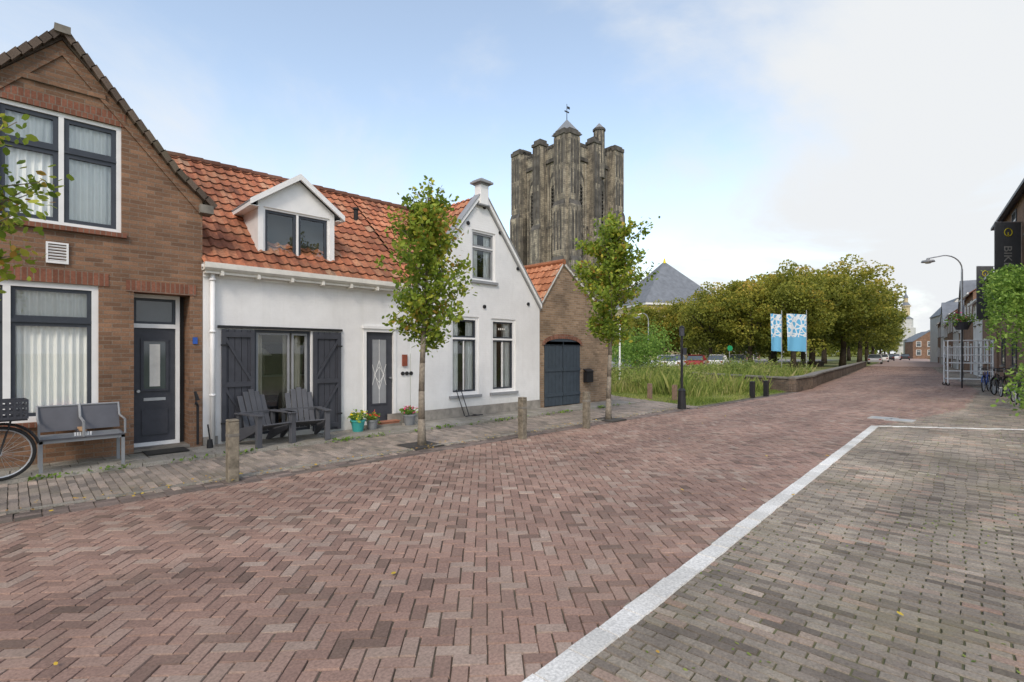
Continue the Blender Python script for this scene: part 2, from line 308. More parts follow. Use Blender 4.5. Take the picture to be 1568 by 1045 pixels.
b=MB(); b.box(-8,14.4,-1.0,0.0,-0.03,0.048,M_joint); b.make('stoep_base',st)
C,a,L=strip((-8,-1.0),(14.4,-1.0),0.9); bricks('stoep_edge',C,a,L,0.1,0.062,M_stile,parent=st,h=0.09)
for k in range(3):
    C,a,L=strip((-8,-0.8+0.3*k),(14.4,-0.8+0.3*k),0.3); bricks('stoep_slabs',C+np.array([0.1*k,0]),a,L,0.3,0.06,M_stile,parent=st)
ln=empty('road_marking')
p0=(-8,-8.29-9.9*0.0645);p1=(13.9,-7.52)
C,a,L=strip(p0,p1,0.3); bricks('line_tiles',C,a,L,0.15,0.013,M_line,parent=ln,gap=0.001,rj=0.008)
C,a,L=strip((13.9,-7.55),(17.5,-12.8),0.3); bricks('bay_tiles',C,a,L,0.09,0.013,M_line,parent=ln,gap=0.001)
dr=MB()
for (b_,v_) in ((1352,641),(1378,644)):
    x,y=GR(b_,v_); dr.box(x-.28,x+.28,y-.28,y+.28,-0.01,0.014,M_conc); dr.box(x-.2,x+.2,y-.2,y+.2,0.0,0.018,M_steel)
dr.make('drain_cover')
def leafmesh(name,C,size,mat,rnd=None,parent=None,up=0.0,asp=0.55,var=0.35,shape6=True):
    C=np.asarray(C,float);N=len(C); n=RS.normal(size=(N,3)); n[:,2]=np.abs(n[:,2])+up; n/=np.linalg.norm(n,axis=1)[:,None]
    a=np.cross(n,RS.normal(size=(N,3)));a/=np.linalg.norm(a,axis=1)[:,None];b=np.cross(n,a)
    L=(size*RS.uniform(1-var,1+var,N)/2)[:,None];W=L*asp
    if shape6: V=np.stack([C-a*L,C-a*L*.35+b*W,C+a*L*.4+b*W*.85,C+a*L,C+a*L*.4-b*W*.85,C-a*L*.35-b*W],1);k=6
    else: V=np.stack([C-a*L,C+b*W,C+a*L,C-b*W],1);k=4
    F=np.arange(N*k).reshape(N,k)
    if rnd is None: rnd=RS.uniform(0,1,N)
    return npmesh(name,V.reshape(-1,3),F,[mat],np.clip(rnd,0,1),parent)
N=90; X=RS.uniform(0,26,N);Y=RS.uniform(-10.5,-2.2,N); leafmesh('fallen_leaves',np.stack([X,Y,np.full(N,0.022)],1),0.045,M_fallen,up=6)
N=380; X=RS.uniform(-1,14,N);Y=-2.7+RS.normal(0,0.12,N); leafmesh('gutter_leaves',np.stack([X,Y,np.full(N,0.045)],1),0.04,M_fallen,up=5)
N=5200; X=RS.uniform(1,24,N);Y=RS.uniform(-11.5,-7.2,N); k=(np.sin(X*1.7+Y*2.3)+np.sin(Y*3.9-X*.8)+RS.normal(0,.7,N))>.8; X=X[k];Y=Y[k]; k=Y<-8.42+X*.0645; X=X[k];Y=Y[k]; leafmesh('joint_moss',np.stack([X,Y,np.full(len(X),.004)],1),.026,M_grass,RS.uniform(0,.6,len(X)),up=3)
# ------------------------------------------------------------------ wall with openings
def wall(name,parent,x0,x1,z0,z1,holes,mat,y=0.0,cuts=(),rev=0.18,revmat=None):
    xs=sorted({x0,x1,*[v for h in holes for v in h[:2]]}); zs=sorted({z0,z1,*[v for h in holes for v in h[2:4]]})
    bm=bmesh.new()
    for i in range(len(xs)-1):
        for j in range(len(zs)-1):
            cx=(xs[i]+xs[i+1])/2;cz=(zs[j]+zs[j+1])/2
            if any(h[0]<cx<h[1] and h[2]<cz<h[3] for h in holes): continue
            vs=[bm.verts.new((xs[i],y,zs[j])),bm.verts.new((xs[i+1],y,zs[j])),bm.verts.new((xs[i+1],y,zs[j+1])),bm.verts.new((xs[i],y,zs[j+1]))]; bm.faces.new(vs)
    for (p,n) in cuts:
        bmesh.ops.bisect_plane(bm,geom=bm.verts[:]+bm.edges[:]+bm.faces[:],plane_co=p,plane_no=n,clear_outer=True)
    for h in holes:
        a,b,c,d=h[:4]
        for q in ([(a,c),(b,c)],[(b,c),(b,d)],[(b,d),(a,d)],[(a,d),(a,c)]):
            (xa,za),(xb,zb)=q; f=bm.faces.new([bm.verts.new((xa,y,za)),bm.verts.new((xa,y+rev,za)),bm.verts.new((xb,y+rev,zb)),bm.verts.new((xb,y,zb))])
    me=bpy.data.meshes.new(name); bm.to_mesh(me); bm.free(); me.materials.append(mat); o=bpy.data.objects.new(name,me); scene.collection.objects.link(o); o.parent=parent; return o
def curtain(b,x0,x1,z0,z1,y,m,amp=0.02,per=0.085):
    n=max(8,int((x1-x0)/0.012)); ph=random.random()*6
    vs=[];
    for z,k in ((z0,1.2),(z1,0.8)):
        for i in range(n+1):
            x=x0+(x1-x0)*i/n; vs.append((x,y+amp*k*(math.sin(x/per*6.28+ph)+.4*math.sin(x/per*2.9+1)),z))
    b.add(vs,[(i,i+1,n+2+i,n+1+i) for i in range(n)],m)
def frame(b,x0,x1,z0,z1,y0,y1,w,m,wb=None):
    wb=wb or w
    b.box(x0,x0+w,y0,y1,z0,z1,m);b.box(x1-w,x1,y0,y1,z0,z1,m);b.box(x0+w,x1-w,y0,y1,z1-w,z1,m);b.box(x0+w,x1-w,y0,y1,z0,z0+wb,m)
def window(name,parent,x0,x1,z0,z1,y=0.0,cols=1,tr=None,fm=None,sm=None,fw=0.07,sw=0.045,cur=None,sill=True,back=0.9,curtop=1.0,sillm=None,bm_=.3,trm=None):
    fm=fm or M_white; sm=sm or M_sash; b=MB()
    frame(b,x0,x1,z0,z1,y+0.03,y+0.12,fw,fm); ix0,ix1,iz0,iz1=x0+fw,x1-fw,z0+fw,z1-fw
    W=(ix1-ix0-(cols-1)*fw)/cols
    for k in range(cols):
        a=ix0+k*(W+fw); e=a+W
        if k: b.box(a-fw,a,y+0.032,y+0.12,iz0,iz1,fm)
        parts=[(iz0,iz1)]
        if tr: zt=iz0+(iz1-iz0)*tr; parts=[(iz0,zt-fw*.3),(zt+fw*.3,iz1)]; b.box(a,e,y+0.034,y+0.12,zt-fw*.3,zt+fw*.3,trm or fm)
        for (c,d) in parts:
            frame(b,a,e,c,d,y+0.055,y+0.11,sw,sm); b.poly([(a+sw,y+0.085,c+sw),(e-sw,y+0.085,c+sw),(e-sw,y+0.085,d-sw),(a+sw,y+0.085,d-sw)],M_glass)
        if cur: 
            for (c,d) in cur: curtain(b,a+(e-a)*c,a+(e-a)*d,iz0,iz0+(iz1-iz0)*curtop,y+0.15,M_curtain)
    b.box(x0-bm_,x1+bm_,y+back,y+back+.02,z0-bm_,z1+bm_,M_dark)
    if sill: b.box(x0-.06,x1+.06,y-0.06,y+0.1,z0-.07,z0-.002,sillm or M_soldier)
    return b.make(name,parent)
# ------------------------------------------------------------------ pantile roof
def pantiles(name,O,U,V,width,length,mat,parent,tw=0.205,tl=0.29,amp=0.026):
    O=np.array(O,float);U=np.array(U,float);V=np.array(V,float);U/=np.linalg.norm(U);V/=np.linalg.norm(V);Nn=np.cross(U,V);
    if Nn[2]<0: Nn=-Nn
    S=8;nt=int(math.ceil(width/tw));nr=int(math.ceil(length/tl)); us=np.linspace(0,width,nt*S+1)
    rows=[]
    for k in range(nr): rows+=[(k*tl,0.03),(min(length,(k+1)*tl-0.004),0.0)]
    ph=(us/tw)%1; prof=amp*np.where(ph<0.42,np.sin(ph/0.42*math.pi),-0.35*np.sin((ph-0.42)/0.58*math.pi))
    vs=[]
    for k,(v,h) in enumerate(rows):
        jit=RS.normal(0,0.002,nt+1)[(us/tw).astype(int)]; sag=.02*np.sin(us*1.1+1)*math.sin(v/max(length,.1)*math.pi)
        vs.append(O+us[:,None]*U+v*V+(prof+h+jit+sag)[:,None]*Nn)
    vs=np.concatenate(vs);n=len(us);F=[];r=[];tr=RS.beta(2.4,2.0,(nr,nt))
    for k in range(len(rows)-1):
        for i in range(n-1):
            F.append((k*n+i,k*n+i+1,(k+1)*n+i+1,(k+1)*n+i)); q=tr[min(k//2,nr-1),min(i//S,nt-1)]; r.append(q if k%2==0 else 0.0)
    return npmesh(name,vs,F,[mat],r,parent)
def verge(name,pts,w,h,mat,parent,y0,step=0.3):
    V=[];F=[];r=[]
    for (ax,az),(bx,bz) in zip(pts[:-1],pts[1:]):
        L=math.hypot(bx-ax,bz-az);n=max(1,int(L/step));dx,dz=(bx-ax)/L,(bz-az)/L;nx,nz=-dz,dx
        if nz<0: nx,nz=-nx,-nz
        for k in range(n):
            s0=k*L/n;s1=(k+1.08)*L/n;l0=0.0;l1=0.02; q=random.random()
            o=len(V)
            for (s,l) in ((s0,l0),(s1,l1)):
                for (yy,hh) in ((y0,l-0.02),(y0,l+h),(y0+w,l+h),(y0+w,l-0.02)):
                    V.append((ax+dx*s+nx*hh,yy,az+dz*s+nz*hh))
            for f in ((0,1,2,3),(7,6,5,4),(0,4,5,1),(1,5,6,2),(2,6,7,3),(3,7,4,0)): F.append(tuple(i+o for i in f)); r.append(q)
    return npmesh(name,np.array(V),F,[mat],r,parent)
# ------------------------------------------------------------------ LEFT BRICK HOUSE
bh=empty('brick_house')
XA=FX(95);ZA=FZ(95,60);XR=2.33;ZR=FZ(318,312);HW=XR+0.1-XA; XL=XA-HW
def gcut(xa,za,xr,zr):
    s=(za-zr)/(xr-xa); return [((xa,0,za),(s,0,1)),((xa,0,za),(-s,0,1))]
uw=(2*FX(94)-FX(186),FX(186),FZ(186,358),FZ(186,195)); lw=(2*FX(10)-FX(151),FX(151),FZ(151,640),FZ(151,438)); dd=(FX(205),FX(291),0.06,FZ(205,447))
wall('wall',bh,XL+.05,XR,0,7,[uw,lw,dd],M_brick,cuts=gcut(XA,ZA-.02,XR+.1,ZR-.02),rev=0.5)
b=MB(); b.box(XR-.02,XR,0.001,8,0,4.0,M_brick); b.box(XL+.05,XL+.07,0.001,8,0,4.0,M_brick); b.make('side_walls',bh)
for sgn in (1,-1):
    e=XR+.12 if sgn>0 else XL-.12
    b=MB(); b.prism([(XA,-0.04,ZA+.03),(e,-0.04,ZR-.06),(e,8,ZR-.06),(XA,8,ZA+.03)],(0,0,-0.05),M_verge); b.make('roof_slope',bh)
verge('verge_tiles',[(XR+.16,ZR-.09),(XR-.4,ZR+.40),(XA,ZA+.05)],0.22,0.07,M_verge,bh,-0.12,0.16)
verge('verge_tiles_b',[(XL-.16,ZR-.09),(XL+.4,ZR+.40),(XA,ZA+.05)],0.22,0.07,M_verge,bh,-0.12,0.16)
b=MB(); b.box(XA-.09,XA+.09,-0.15,.2,ZA+.03,ZA+.14,M_cap)
for o_,t_ in ((0.17,0.05),):
    for sg in (1,-1):
        ex=XA+sg*(XR-XA-.05); b.prism([(XA,-0.03,ZA-o_),(XA,-0.03,ZA-o_-t_*1.6),(ex,-0.03,ZR-o_-t_*1.6+.05),(ex,-0.03,ZR-o_+.05)],(0,0.028,0),M_brick)
b.make('gable_trim',bh)
b=MB(); b.box(XR-.06,XR+.14,-.13,.15,ZR-.2,ZR-.06,M_cap); 
zz=FZ(60,117); b.box(XA-.42,XA+.5,-0.035,-0.002,zz-.09,zz,M_brick)
b.make('kneeler',bh)
b=MB()
b.box(uw[0]-.05,uw[1]+.05,-0.012,0.02,uw[3],uw[3]+.2,M_soldier)
b.box(lw[0]-.05,lw[1]+.12,-0.012,0.02,lw[3],lw[3]+.2,M_soldier)
b.box(dd[0]-.1,XR-.1,-0.012,0.02,dd[3],dd[3]+.18,M_soldier); b.make('lintels',bh)
window('upper_window',bh,*uw,cols=2,tr=0.68,cur=[(0.03,0.97)],fw=0.06,sw=0.06,back=.45,trm=M_sash)
window('lower_window',bh,*lw,cols=2,tr=0.74,cur=[(0.02,0.98)],fw=0.08,sw=0.05,back=.45,trm=M_sash)
b=MB(); b.box(lw[0],lw[1]-.1,0.122,0.135,lw[2]+.08,lw[2]+.11,M_tan); b.box(lw[1]-.5,lw[1]-.3,0.092,0.1,lw[2]+.14,lw[2]+.22,M_pink); b.make('window_board',bh)
dx0,dx1=dd[0]-.02,FX(274,.38); Y=0.38; b=MB(); dz0=0.1; dzt=FZ(235,503,Y); dt=dd[3]
frame(b,dx0,dx1,dz0,dt,Y-.06,Y+.06,0.06,M_white); b.box(dx0+.06,dx1-.06,Y-.055,Y+.06,dzt,dzt+.07,M_white)
b.box(dx0+.06,dx1-.06,Y-.02,Y+.04,dz0+.02,dzt,M_anth)
gx0,gx1=dx0+.2,dx1-.2; b.box(gx0,gx1,Y-.03,Y-.022,1.05,1.85,M_dglass); frame(b,gx0-.04,gx1+.04,1.01,1.89,Y-.045,Y-.02,.04,M_anth)
curtain(b,gx0+.08,gx1-.08,1.09,1.8,Y-.034,M_gutter,0.001)
b.box(gx0,gx1,Y-.03,Y-.022,.85,.9,M_steel); b.box(gx0-.03,gx1+.03,Y-.04,Y-.02,.28,.7,M_anth); b.cyl((dx0+.12,Y-.05,1.02),(dx0+.12,Y-.1,1.02),.025,.025,M_steel)
frame(b,dx0+.06,dx1-.06,dzt+.07,dt-.06,Y-.03,Y+.03,.04,M_sash); b.box(dx0+.1,dx1-.1,Y,Y+.01,dzt+.11,dt-.1,M_dglass)
b.box(dx0-.1,dd[1],Y+.07,Y+.1,0,2.9,M_dark); b.box(dd[0],dd[1],0.0,Y+.06,0.0,0.1,M_cap)
b.make('front_door',bh)
b=MB(); b.box(dd[0]+.1,dd[1]-.1,-.45,-.05,0.066,0.082,M_mat); b.make('doormat')
b=MB(); vx0,vx1=FX(70),FX(105); vz0,vz1=FZ(88,404),FZ(88,372); frame(b,vx0,vx1,vz0,vz1,-.03,0.0,.025,M_white)
for k in range(6): z=vz0+.03+k*(vz1-vz0-.05)/6; b.box(vx0+.02,vx1-.02,-.025,-.002,z,z+.018,M_white,Matrix.Rotation(.5,3,'X'))
b.make('vent_grille',bh)
b=MB(); b.box(FX(295),FX(302),-.02,0,FZ(300,527),FZ(300,517),M_bluepaint); b.make('number_plate',bh)
nb=empty('terrace_house'); wall('wall',nb,XL-6,XL,0,5.2,[(XL-4,XL-2.5,.9,2.4)],M_brick3); window('window',nb,XL-4,XL-2.5,.9,2.4,cols=2,cur=[(0,1)])
pantiles('roof',(XL-6,-.1,5.1),(1,0,0),(0,1,.9),6,5,M_pantile,nb)
# ------------------------------------------------------------------ WHITE HOUSE
wh=empty('white_house'); X0=2.335; XM=6.52; XE=10.9; GZ=3.22
XG=(FX(737)); 
pat=(FX(389),FX(476),0.14,FZ(430,506)); wd=(FX(556),FX(606),0.06,FZ(580,504))
wall('cottage_wall',wh,X0,XM,0,GZ,[pat,wd],M_wb)
SL=0.88; YR=3.0; ZRg=GZ+SL*(YR+.0)+.06
pantiles('front_roof',(X0-.02,-.16,GZ-.07),(1,0,0),(0,1,SL),XM+.03-X0,math.hypot(1,SL)*(YR+.16),M_pantile,wh)
pantiles('front_roof_b',(XM+.01,.12,GZ-.07+.28*SL),(1,0,0),(0,1,SL),XG-XM,math.hypot(1,SL)*(YR-.12),M_pantile,wh)
b=MB(); b.prism([(X0,YR,ZRg-.1),(XG,YR,ZRg-.1),(XG,YR+3.4,GZ-.1),(X0,YR+3.4,GZ-.1)],(0,0,-.05),M_pantile); 
b.prism([(X0-.02,-.1,GZ-.12),(X0-.02,YR,ZRg-.16),(X0-.02,YR+3.2,GZ-.1)],(.04,0,0),M_wb)
b.make('back_roof',wh)
b=MB()
for k in range(18):
    xa_=X0+(XG-.2-X0)*k/18; xb_=X0+(XG-.2-X0)*(k+1.05)/18; b.cyl((xa_,YR,ZRg-.02),(xb_,YR,ZRg-.02+.012),.1,.108,M_pantile,8)
b.make('ridge_tiles',wh,False)
b=MB(); gp=[(-.02,.02),(-.2,.02),(-.24,.06),(-.24,.15),(-.2,.15),(-.18,.08),(-.02,.08)]
b.prism([(X0-.02,y,GZ-.17+z) for y,z in gp],(XM-X0-.1,0,0),M_gutter); b.box(X0,XM-.15,-.03,-.001,GZ-.25,GZ-.12,M_white)
b.box(X0,XM-.15,-.17,-.03,GZ-.2,GZ-.15,M_gutter)
for k in range(7): x=X0+.25+k*(XM-X0-.6)/6; b.box(x-.025,x+.025,-.22,-.03,GZ-.23,GZ-.155,M_gutter)
b.make('gutter',wh)
b=MB(); b.cyl((X0+.13,-.08,0.05),(X0+.13,-.08,GZ-.16),.04,.04,M_white,12); 
for z in (.9,2.0,2.9): b.cyl((X0+.13,-.08,z),(X0+.13,-.08,z+.04),.052,.052,M_white,12)
b.make('downpipe',wh,True)
b=MB(); frame(b,*pat,0.04,.13,.05,M_sash); xm=(pat[0]+pat[1])/2
for a,e in ((pat[0]+.05,pat[0]+.05+(pat[1]-pat[0])*.58),(pat[0]+.05+(pat[1]-pat[0])*.58+.04,pat[1]-.05)):
    frame(b,a,e,pat[2]+.05,pat[3]-.05,.06,.1,.04,M_grey); b.poly([(a+.04,.08,pat[2]+.09),(e-.04,.08,pat[2]+.09),(e-.04,.08,pat[3]-.09),(a+.04,.08,pat[3]-.09)],M_glass)
curtain(b,pat[0]+.06,pat[0]+.22,.2,pat[3]-.08,.25,M_drape,0.03,.07); curtain(b,pat[1]-.45,pat[1]-.1,.2,pat[3]-.08,.25,M_drape,0.03,.07)
b.box(pat[0]+.1,pat[1]-.4,1.6,1.63,0,.95,M_tan);b.box(pat[0]-.5,pat[1]+1.9,2.4,2.45,0,3,M_drape); b.box(pat[0]-.5,pat[1]+.9,.3,2.4,0.02,.1,M_tan)
b.box(pat[0]+.9,pat[0]+1.9,2.3,2.39,1.1,1.9,M_farwhite); b.box(pat[0]+.95,pat[0]+1.85,2.28,2.3,1.15,1.85,M_mesh)
b.cyl((xm,1.2,2.3),(xm,1.2,1.75),.01,.01,M_black,6);b.cyl((xm,1.2,1.75),(xm,1.2,1.6),.05,.2,M_gutter,14)
b.box(pat[0]+.2,pat[0]+.9,1.3,1.55,.1,.75,M_anth)
b.box(FX(333),FX(523),-.05,0,pat[3]+.01,pat[3]+.055,M_black); b.make('patio_window',wh)
def shutter(x0,x1,z0,z1,flip,nm):
    b=MB(); n=5; w=(x1-x0)/n
    for k in range(n): b.box(x0+k*w+.004,x0+(k+1)*w-.004,-.045,-.015,z0,z1,M_anth)
    y=(-.075,-.046); b.box(x0,x0+.07,*y,z0,z1,M_anth); b.box(x1-.07,x1,*y,z0,z1,M_anth)
    for z in (z0+.05,(z0+z1)/2-.04,z1-.14): b.box(x0+.07,x1-.07,*y,z,z+.09,M_anth)
    for (za,zb) in ((z0+.14,(z0+z1)/2-.04),((z0+z1)/2+.05,z1-.14)):
        a,e=(x0+.07,x1-.07) if not flip else (x1-.07,x0+.07); q=.09 
        b.prism([(a,-.072,zb),(a,-.072,zb-q),(e,-.072,za),(e,-.072,za+q)],(0,.025,0),M_anth)
    for z in (z0+.3,z1-.3): b.box((x0-.02) if not flip else x1-.1,(x0+.1) if not flip else x1+.02,-.085,-.076,z,z+.03,M_black)
    return b.make(nm,wh)
shutter(FX(338),FX(388),.1,pat[3]-.01,False,'shutter_left'); shutter(FX(478),FX(520),.1,pat[3]-.01,True,'shutter_right')
b=MB(); frame(b,wd[0],wd[1],wd[2],wd[3],-.02,.1,.07,M_white); b.box(wd[0]-.03,wd[1]+.03,-.05,.08,wd[3],wd[3]+.06,M_white)
a,e=wd[0]+.07,wd[1]-.07; b.box(a,e,.04,.08,wd[2]+.05,wd[3]-.07,M_anth); ga,ge=a+.16,e-.16; b.box(ga,ge,.03,.039,.55,1.95,M_grey); frame(b,ga-.03,ge+.03,.52,1.98,.022,.04,.03,M_anth)
cx=(ga+ge)/2
for p,q in (((ga,.95),(cx,1.5)),((cx,1.5),(ge,.95)),((ga,1.4),(cx,.85)),((cx,.85),(ge,1.4)),((cx,.55),(cx,1.95)),((cx-.12,1.17),(cx,1.35)),((cx+.12,1.17),(cx,1.35)),((cx-.12,1.17),(cx,1.0)),((cx+.12,1.17),(cx,1.0))):
    b.cyl((p[0],.025,p[1]),(q[0],.025,q[1]),.005,.005,M_white,5)
b.cyl((ge+.09,.03,1.1),(ge+.09,-.03,1.1),.02,.02,M_steel); b.box(wd[0],wd[1],-.25,.1,0.05,.11,M_cap); b.make('front_door',wh)
# dormer
DY=.3; d0,d1=FX(395,DY),FX(512,DY); dz0=FZ(400,395,DY)-.02; de=FZ(387,305,DY); da=FZ(461,270,DY); dm=(d0+d1)/2; ov=.17
b=MB(); frame(b,d0,d1,dz0-.03,de,DY,DY+.1,.1,M_white)
b.prism([(d0,DY,de),(d1,DY,de),(dm,DY,da-.1)],(0,.1,0),M_white)
for sg,xe in ((-1,d0-ov),(1,d1+ov)):
    b.prism([(xe,DY-.14,de-.02),(xe,DY-.14,de-.13),(dm,DY-.14,da-.12),(dm,DY-.14,da)],(0,.05,0),M_white)
    b.prism([(xe,DY-.08,de-.03),(dm,DY-.08,da-.01),(dm,2.6,da-.01),(xe,2.0,de-.03)],(0,0,-.04),M_zinc)
    b.prism([(xe,DY-.08,de-.14),(xe,DY-.08,de-.06),(xe,1.5,de-.06),(xe,1.5,de-.14)],(.03*-sg,0,0),M_white)
    a_,e_=sorted((xe,(d0 if sg<0 else d1))); b.box(a_+.03,e_,DY-.08,1.5,de-.135,de-.12,M_white)
for x in (d0,d1-.04): b.prism([(x,DY+.1,dz0-.1),(x,DY+.1,de-.05),(x,1.75,de-.05)],(.04,0,0),M_white)
b.box(d0-.08,d1+.08,DY-.1,DY,dz0-.07,dz0-.02,M_zinc)
b.make('dormer',wh)
window('dormer_window',wh,d0+.1,d1-.1,dz0+.08,de-.1,y=DY,cols=2,fw=.04,sw=.05,sill=False,back=.3,bm_=0.02)
ZAg=FZ(737,297); ZRe=FZ(825,470); uwn=(FX(722),FX(758),FZ(740,431),FZ(740,355)); w1=(FX(690),FX(733),FZ(712,605),FZ(712,485)); w2=(FX(752),FX(789),FZ(770,600),FZ(770,489))
cuts=[((XG,0,ZAg),((ZAg-ZRe)/(XE-XG),0,1)),((XG,0,ZAg),(-(ZAg-ZRe)/(XE-XG),0,1))]
wall('gable_wall',wh,XM,XE,0,7,[uwn,w1,w2],M_wb,y=-.01,cuts=cuts)
b=MB(); b.box(XE-.02,XE,0,6,0,ZRe,M_wb); b.box(XM-.6,XE,-.035,-.011,0,.3,M_tile); b.box(X0,FX(333),-.03,-.001,0,.2,M_tile); b.make('side_wall_plinth',wh)
sg_=(ZAg-ZRe)/(XE-XG); XLg=XG-(XE-XG)
Ls=math.hypot(1,sg_)*(XE-XG)
pantiles('gable_roof_left',(XLg,6.5,ZRe-.03),(0,-1,0),(1,0,sg_),6.45,Ls,M_pantile,wh)
pantiles('gable_roof_right',(XE+.02,0.05,ZRe-.03),(0,1,0),(-1,0,sg_),6.45,Ls,M_pantile,wh)
b=MB()
for sg in (1,-1):
    ex=XG+sg*(XE-XG+.03)
    b.prism([(XG,-.09,ZAg+.08),(XG,-.09,ZAg-.04),(ex,-.09,ZRe-.06),(ex,-.09,ZRe+.06)],(0,.22,0),M_white)
    b.prism([(XG,-.11,ZAg+.125),(XG,-.11,ZAg+.082),(ex,-.11,ZRe+.062),(ex,-.11,ZRe+.105)],(0,.26,0),M_grey)
    b.prism([(XG,-.045,ZAg-.06),(XG,-.045,ZAg-.1),(ex,-.045,ZRe-.12),(ex,-.045,ZRe-.08)],(0,.03,0),M_grey)
b.box(XG-.14,XG+.14,-.13,.1,ZAg-.3,ZAg+.2,M_white)
for k,(w_,z0_,z1_) in enumerate(((.17,.2,.235),(.23,.237,.29),(.19,.292,.325))): b.box(XG-w_,XG+w_,-.13-(w_-.14),.1+(w_-.14),ZAg+z0_,ZAg+z1_,M_grey)
pz=ZAg+.327; b.add([(XG-.17,-.16,pz),(XG+.17,-.16,pz),(XG+.17,.13,pz),(XG-.17,.13,pz),(XG,-.015,pz+.09)],[(0,1,4),(1,2,4),(2,3,4),(3,0,4),(3,2,1,0)],M_grey)
b.box(XG-.18,XG+.18,-.15,-.0,ZAg-.34,ZAg-.302,M_grey)
b.make('gable_finial_coping',wh,bevel=.008)
window('upper_sash',wh,*uwn,y=-.01,cols=1,tr=.68,fm=M_white,sm=M_grey,fw=.05,sw=.05,back=.5,sillm=M_grey,cur=[(0,.35),(.65,1)],bm_=.05)
window('sash_window_a',wh,*w1,y=-.01,cols=1,tr=.74,sm=M_sash,fw=.08,sw=.04,sillm=M_grey,cur=[(0,.32),(.68,1)])
window('sash_window_b',wh,*w2,y=-.01,cols=1,tr=.74,sm=M_sash,fw=.08,sw=.04,sillm=M_grey,cur=[(0,.32),(.68,1)])
b=MB()
for w in (w1,w2):
    cx=(w[0]+w[1])/2; b.box(cx-.012,cx+.012,.045,.09,w[2]+.1,w[2]+(w[3]-w[2])*.7,M_white)
cx=(w2[0]+w2[1])/2; z=w2[2]+(w2[3]-w2[2])*.85
for k in range(4): b.box(cx-.13+k*.07,cx-.09+k*.07,.068,.072,z,z+.05,M_gutter)
for (u,v) in ((716,342),(741,318),(765,357),(792,412),(808,466),(741,470)):
    x,z=FX(u),FZ(u,v); b.cyl((x,-.04,z),(x,-.01,z),.05,.05,M_black,10)
b.make('wall_anchors',wh)
b=MB(); x=FX(619); z=FZ(619,552); b.box(x-.06,x+.06,-.04,0,z-.13,z+.13,M_rust); x=FX(622); z=FZ(622,572)
for k in range(3): b.cyl((x-.1+k*.11,-.03,z),(x-.1+k*.11,0,z),.045,.045,M_black,8)
b.make('house_number_plate',wh)
b=MB(); x,y=FX(545,2.0),2.0; b.cyl((x,y,4.9),(x,y,5.28),.055,.055,M_rubber); b.cyl((x,y,5.28),(x,y,5.33),.08,.08,M_rubber)
b.make('roof_vent',wh)
b=MB(); x=FX(712,-.15)
b.tube([(x-.2,-.05,.75),(x-.05,-.2,.1)],.012,M_black);b.tube([(x-.05,-.05,.75),(x+.05,-.25,.1)],.012,M_black);b.tube([(x-.1,-.3,.1),(x+.45,-.3,.1)],.014,M_black);b.tube([(x+.3,-.1,.1),(x+.3,-.35,.1)],.012,M_black)
b.make('boot_scraper')
# ------------------------------------------------------------------ BRICK SHED
sh=empty('brick_barn'); S0,S1=10.91,14.42; xa=FX(862); za=FZ(862,404); zl=3.0; zr=2.75
dr_=(FX(834),FX(889),0.05,FZ(860,528))
wall('wall',sh,S0,S1,0,6,[dr_],M_brick2,y=0.02,cuts=[((xa,0,za),((za-zr)/(S1-xa),0,1)),((xa,0,za),(-(za-zl)/(xa-S0),0,1))])
b=MB(); b.box(S1-.02,S1,.03,7,0,zr,M_brick2); b.make('side_wall',sh)
b=MB(); cx=(dr_[0]+dr_[1])/2; hw=(dr_[1]-dr_[0])/2
arc=[(cx+hw*math.cos(t),-.0,dr_[3]-.02+.2*math.sin(t)) for t in [math.pi*k/12 for k in range(13)]]
b.prism(arc,(0,.02,0),M_bluedoor)
for k in range(12):
    t0,t1=math.pi*k/12,math.pi*(k+.93)/12; z=dr_[3]-.02
    b.prism([(cx+hw*math.cos(t0),-.014,z+.2*math.sin(t0)),(cx+(hw+.1)*math.cos(t0),-.014,z+.34*math.sin(t0)),(cx+(hw+.1)*math.cos(t1),-.014,z+.34*math.sin(t1)),(cx+hw*math.cos(t1),-.014,z+.2*math.sin(t1))],(0,.03,0),M_soldier)
for k in range(2):
    x0=dr_[0]+k*hw+.02; x1=x0+hw-.03
    for j in range(5): w=(x1-x0)/5; b.box(x0+j*w+.004,x0+(j+1)*w-.004,.02,.06,.07,dr_[3],M_bluedoor)
    for z in (.35,1.1,1.9): b.box(x0,x1,0.0,.02,z,z+.1,M_bluedoor)
b.box(dr_[0]-.02,dr_[1]+.02,.08,.1,0,2.6,M_dark)
b.make('barn_doors',sh)
b=MB(); x=FX(899); z=FZ(899,575); b.box(x-.17,x+.17,-.12,.02,z-.22,z+.12,M_black); b.prism([(x-.19,-.15,z+.12),(x+.19,-.15,z+.12),(x+.19,.02,z+.2),(x-.19,.02,z+.2)],(0,0,.015),M_black); b.make('mailbox',sh)
sA=(za-zl)/(xa-S0); pantiles('roof_left',(S0-.02,7,zl+.02),(0,-1,0),(1,0,sA),7.05,math.hypot(1,sA)*(xa-S0),M_pantile_o,sh)
sB=(za-zr)/(S1-xa); pantiles('roof_right',(S1+.1,-.05,zr-.04),(0,1,0),(-1,0,sB),7.05,math.hypot(1,sB)*(S1-xa+.1),M_pantile_o,sh)
b=MB()
b.prism([(S0,-.04,zl+.06),(S0,-.04,zl-.02),(xa,-.04,za-.02),(xa,-.04,za+.06)],(0,.1,0),M_gutter); b.prism([(S1+.05,-.04,zr+.03),(S1+.05,-.04,zr-.05),(xa,-.04,za-.02),(xa,-.04,za+.06)],(0,.1,0),M_gutter)
b.tube([(xa,-.05,za+.05),(xa,7,za+.05)],.09,M_pantile_o,8)
b.make('verge_boards',sh)
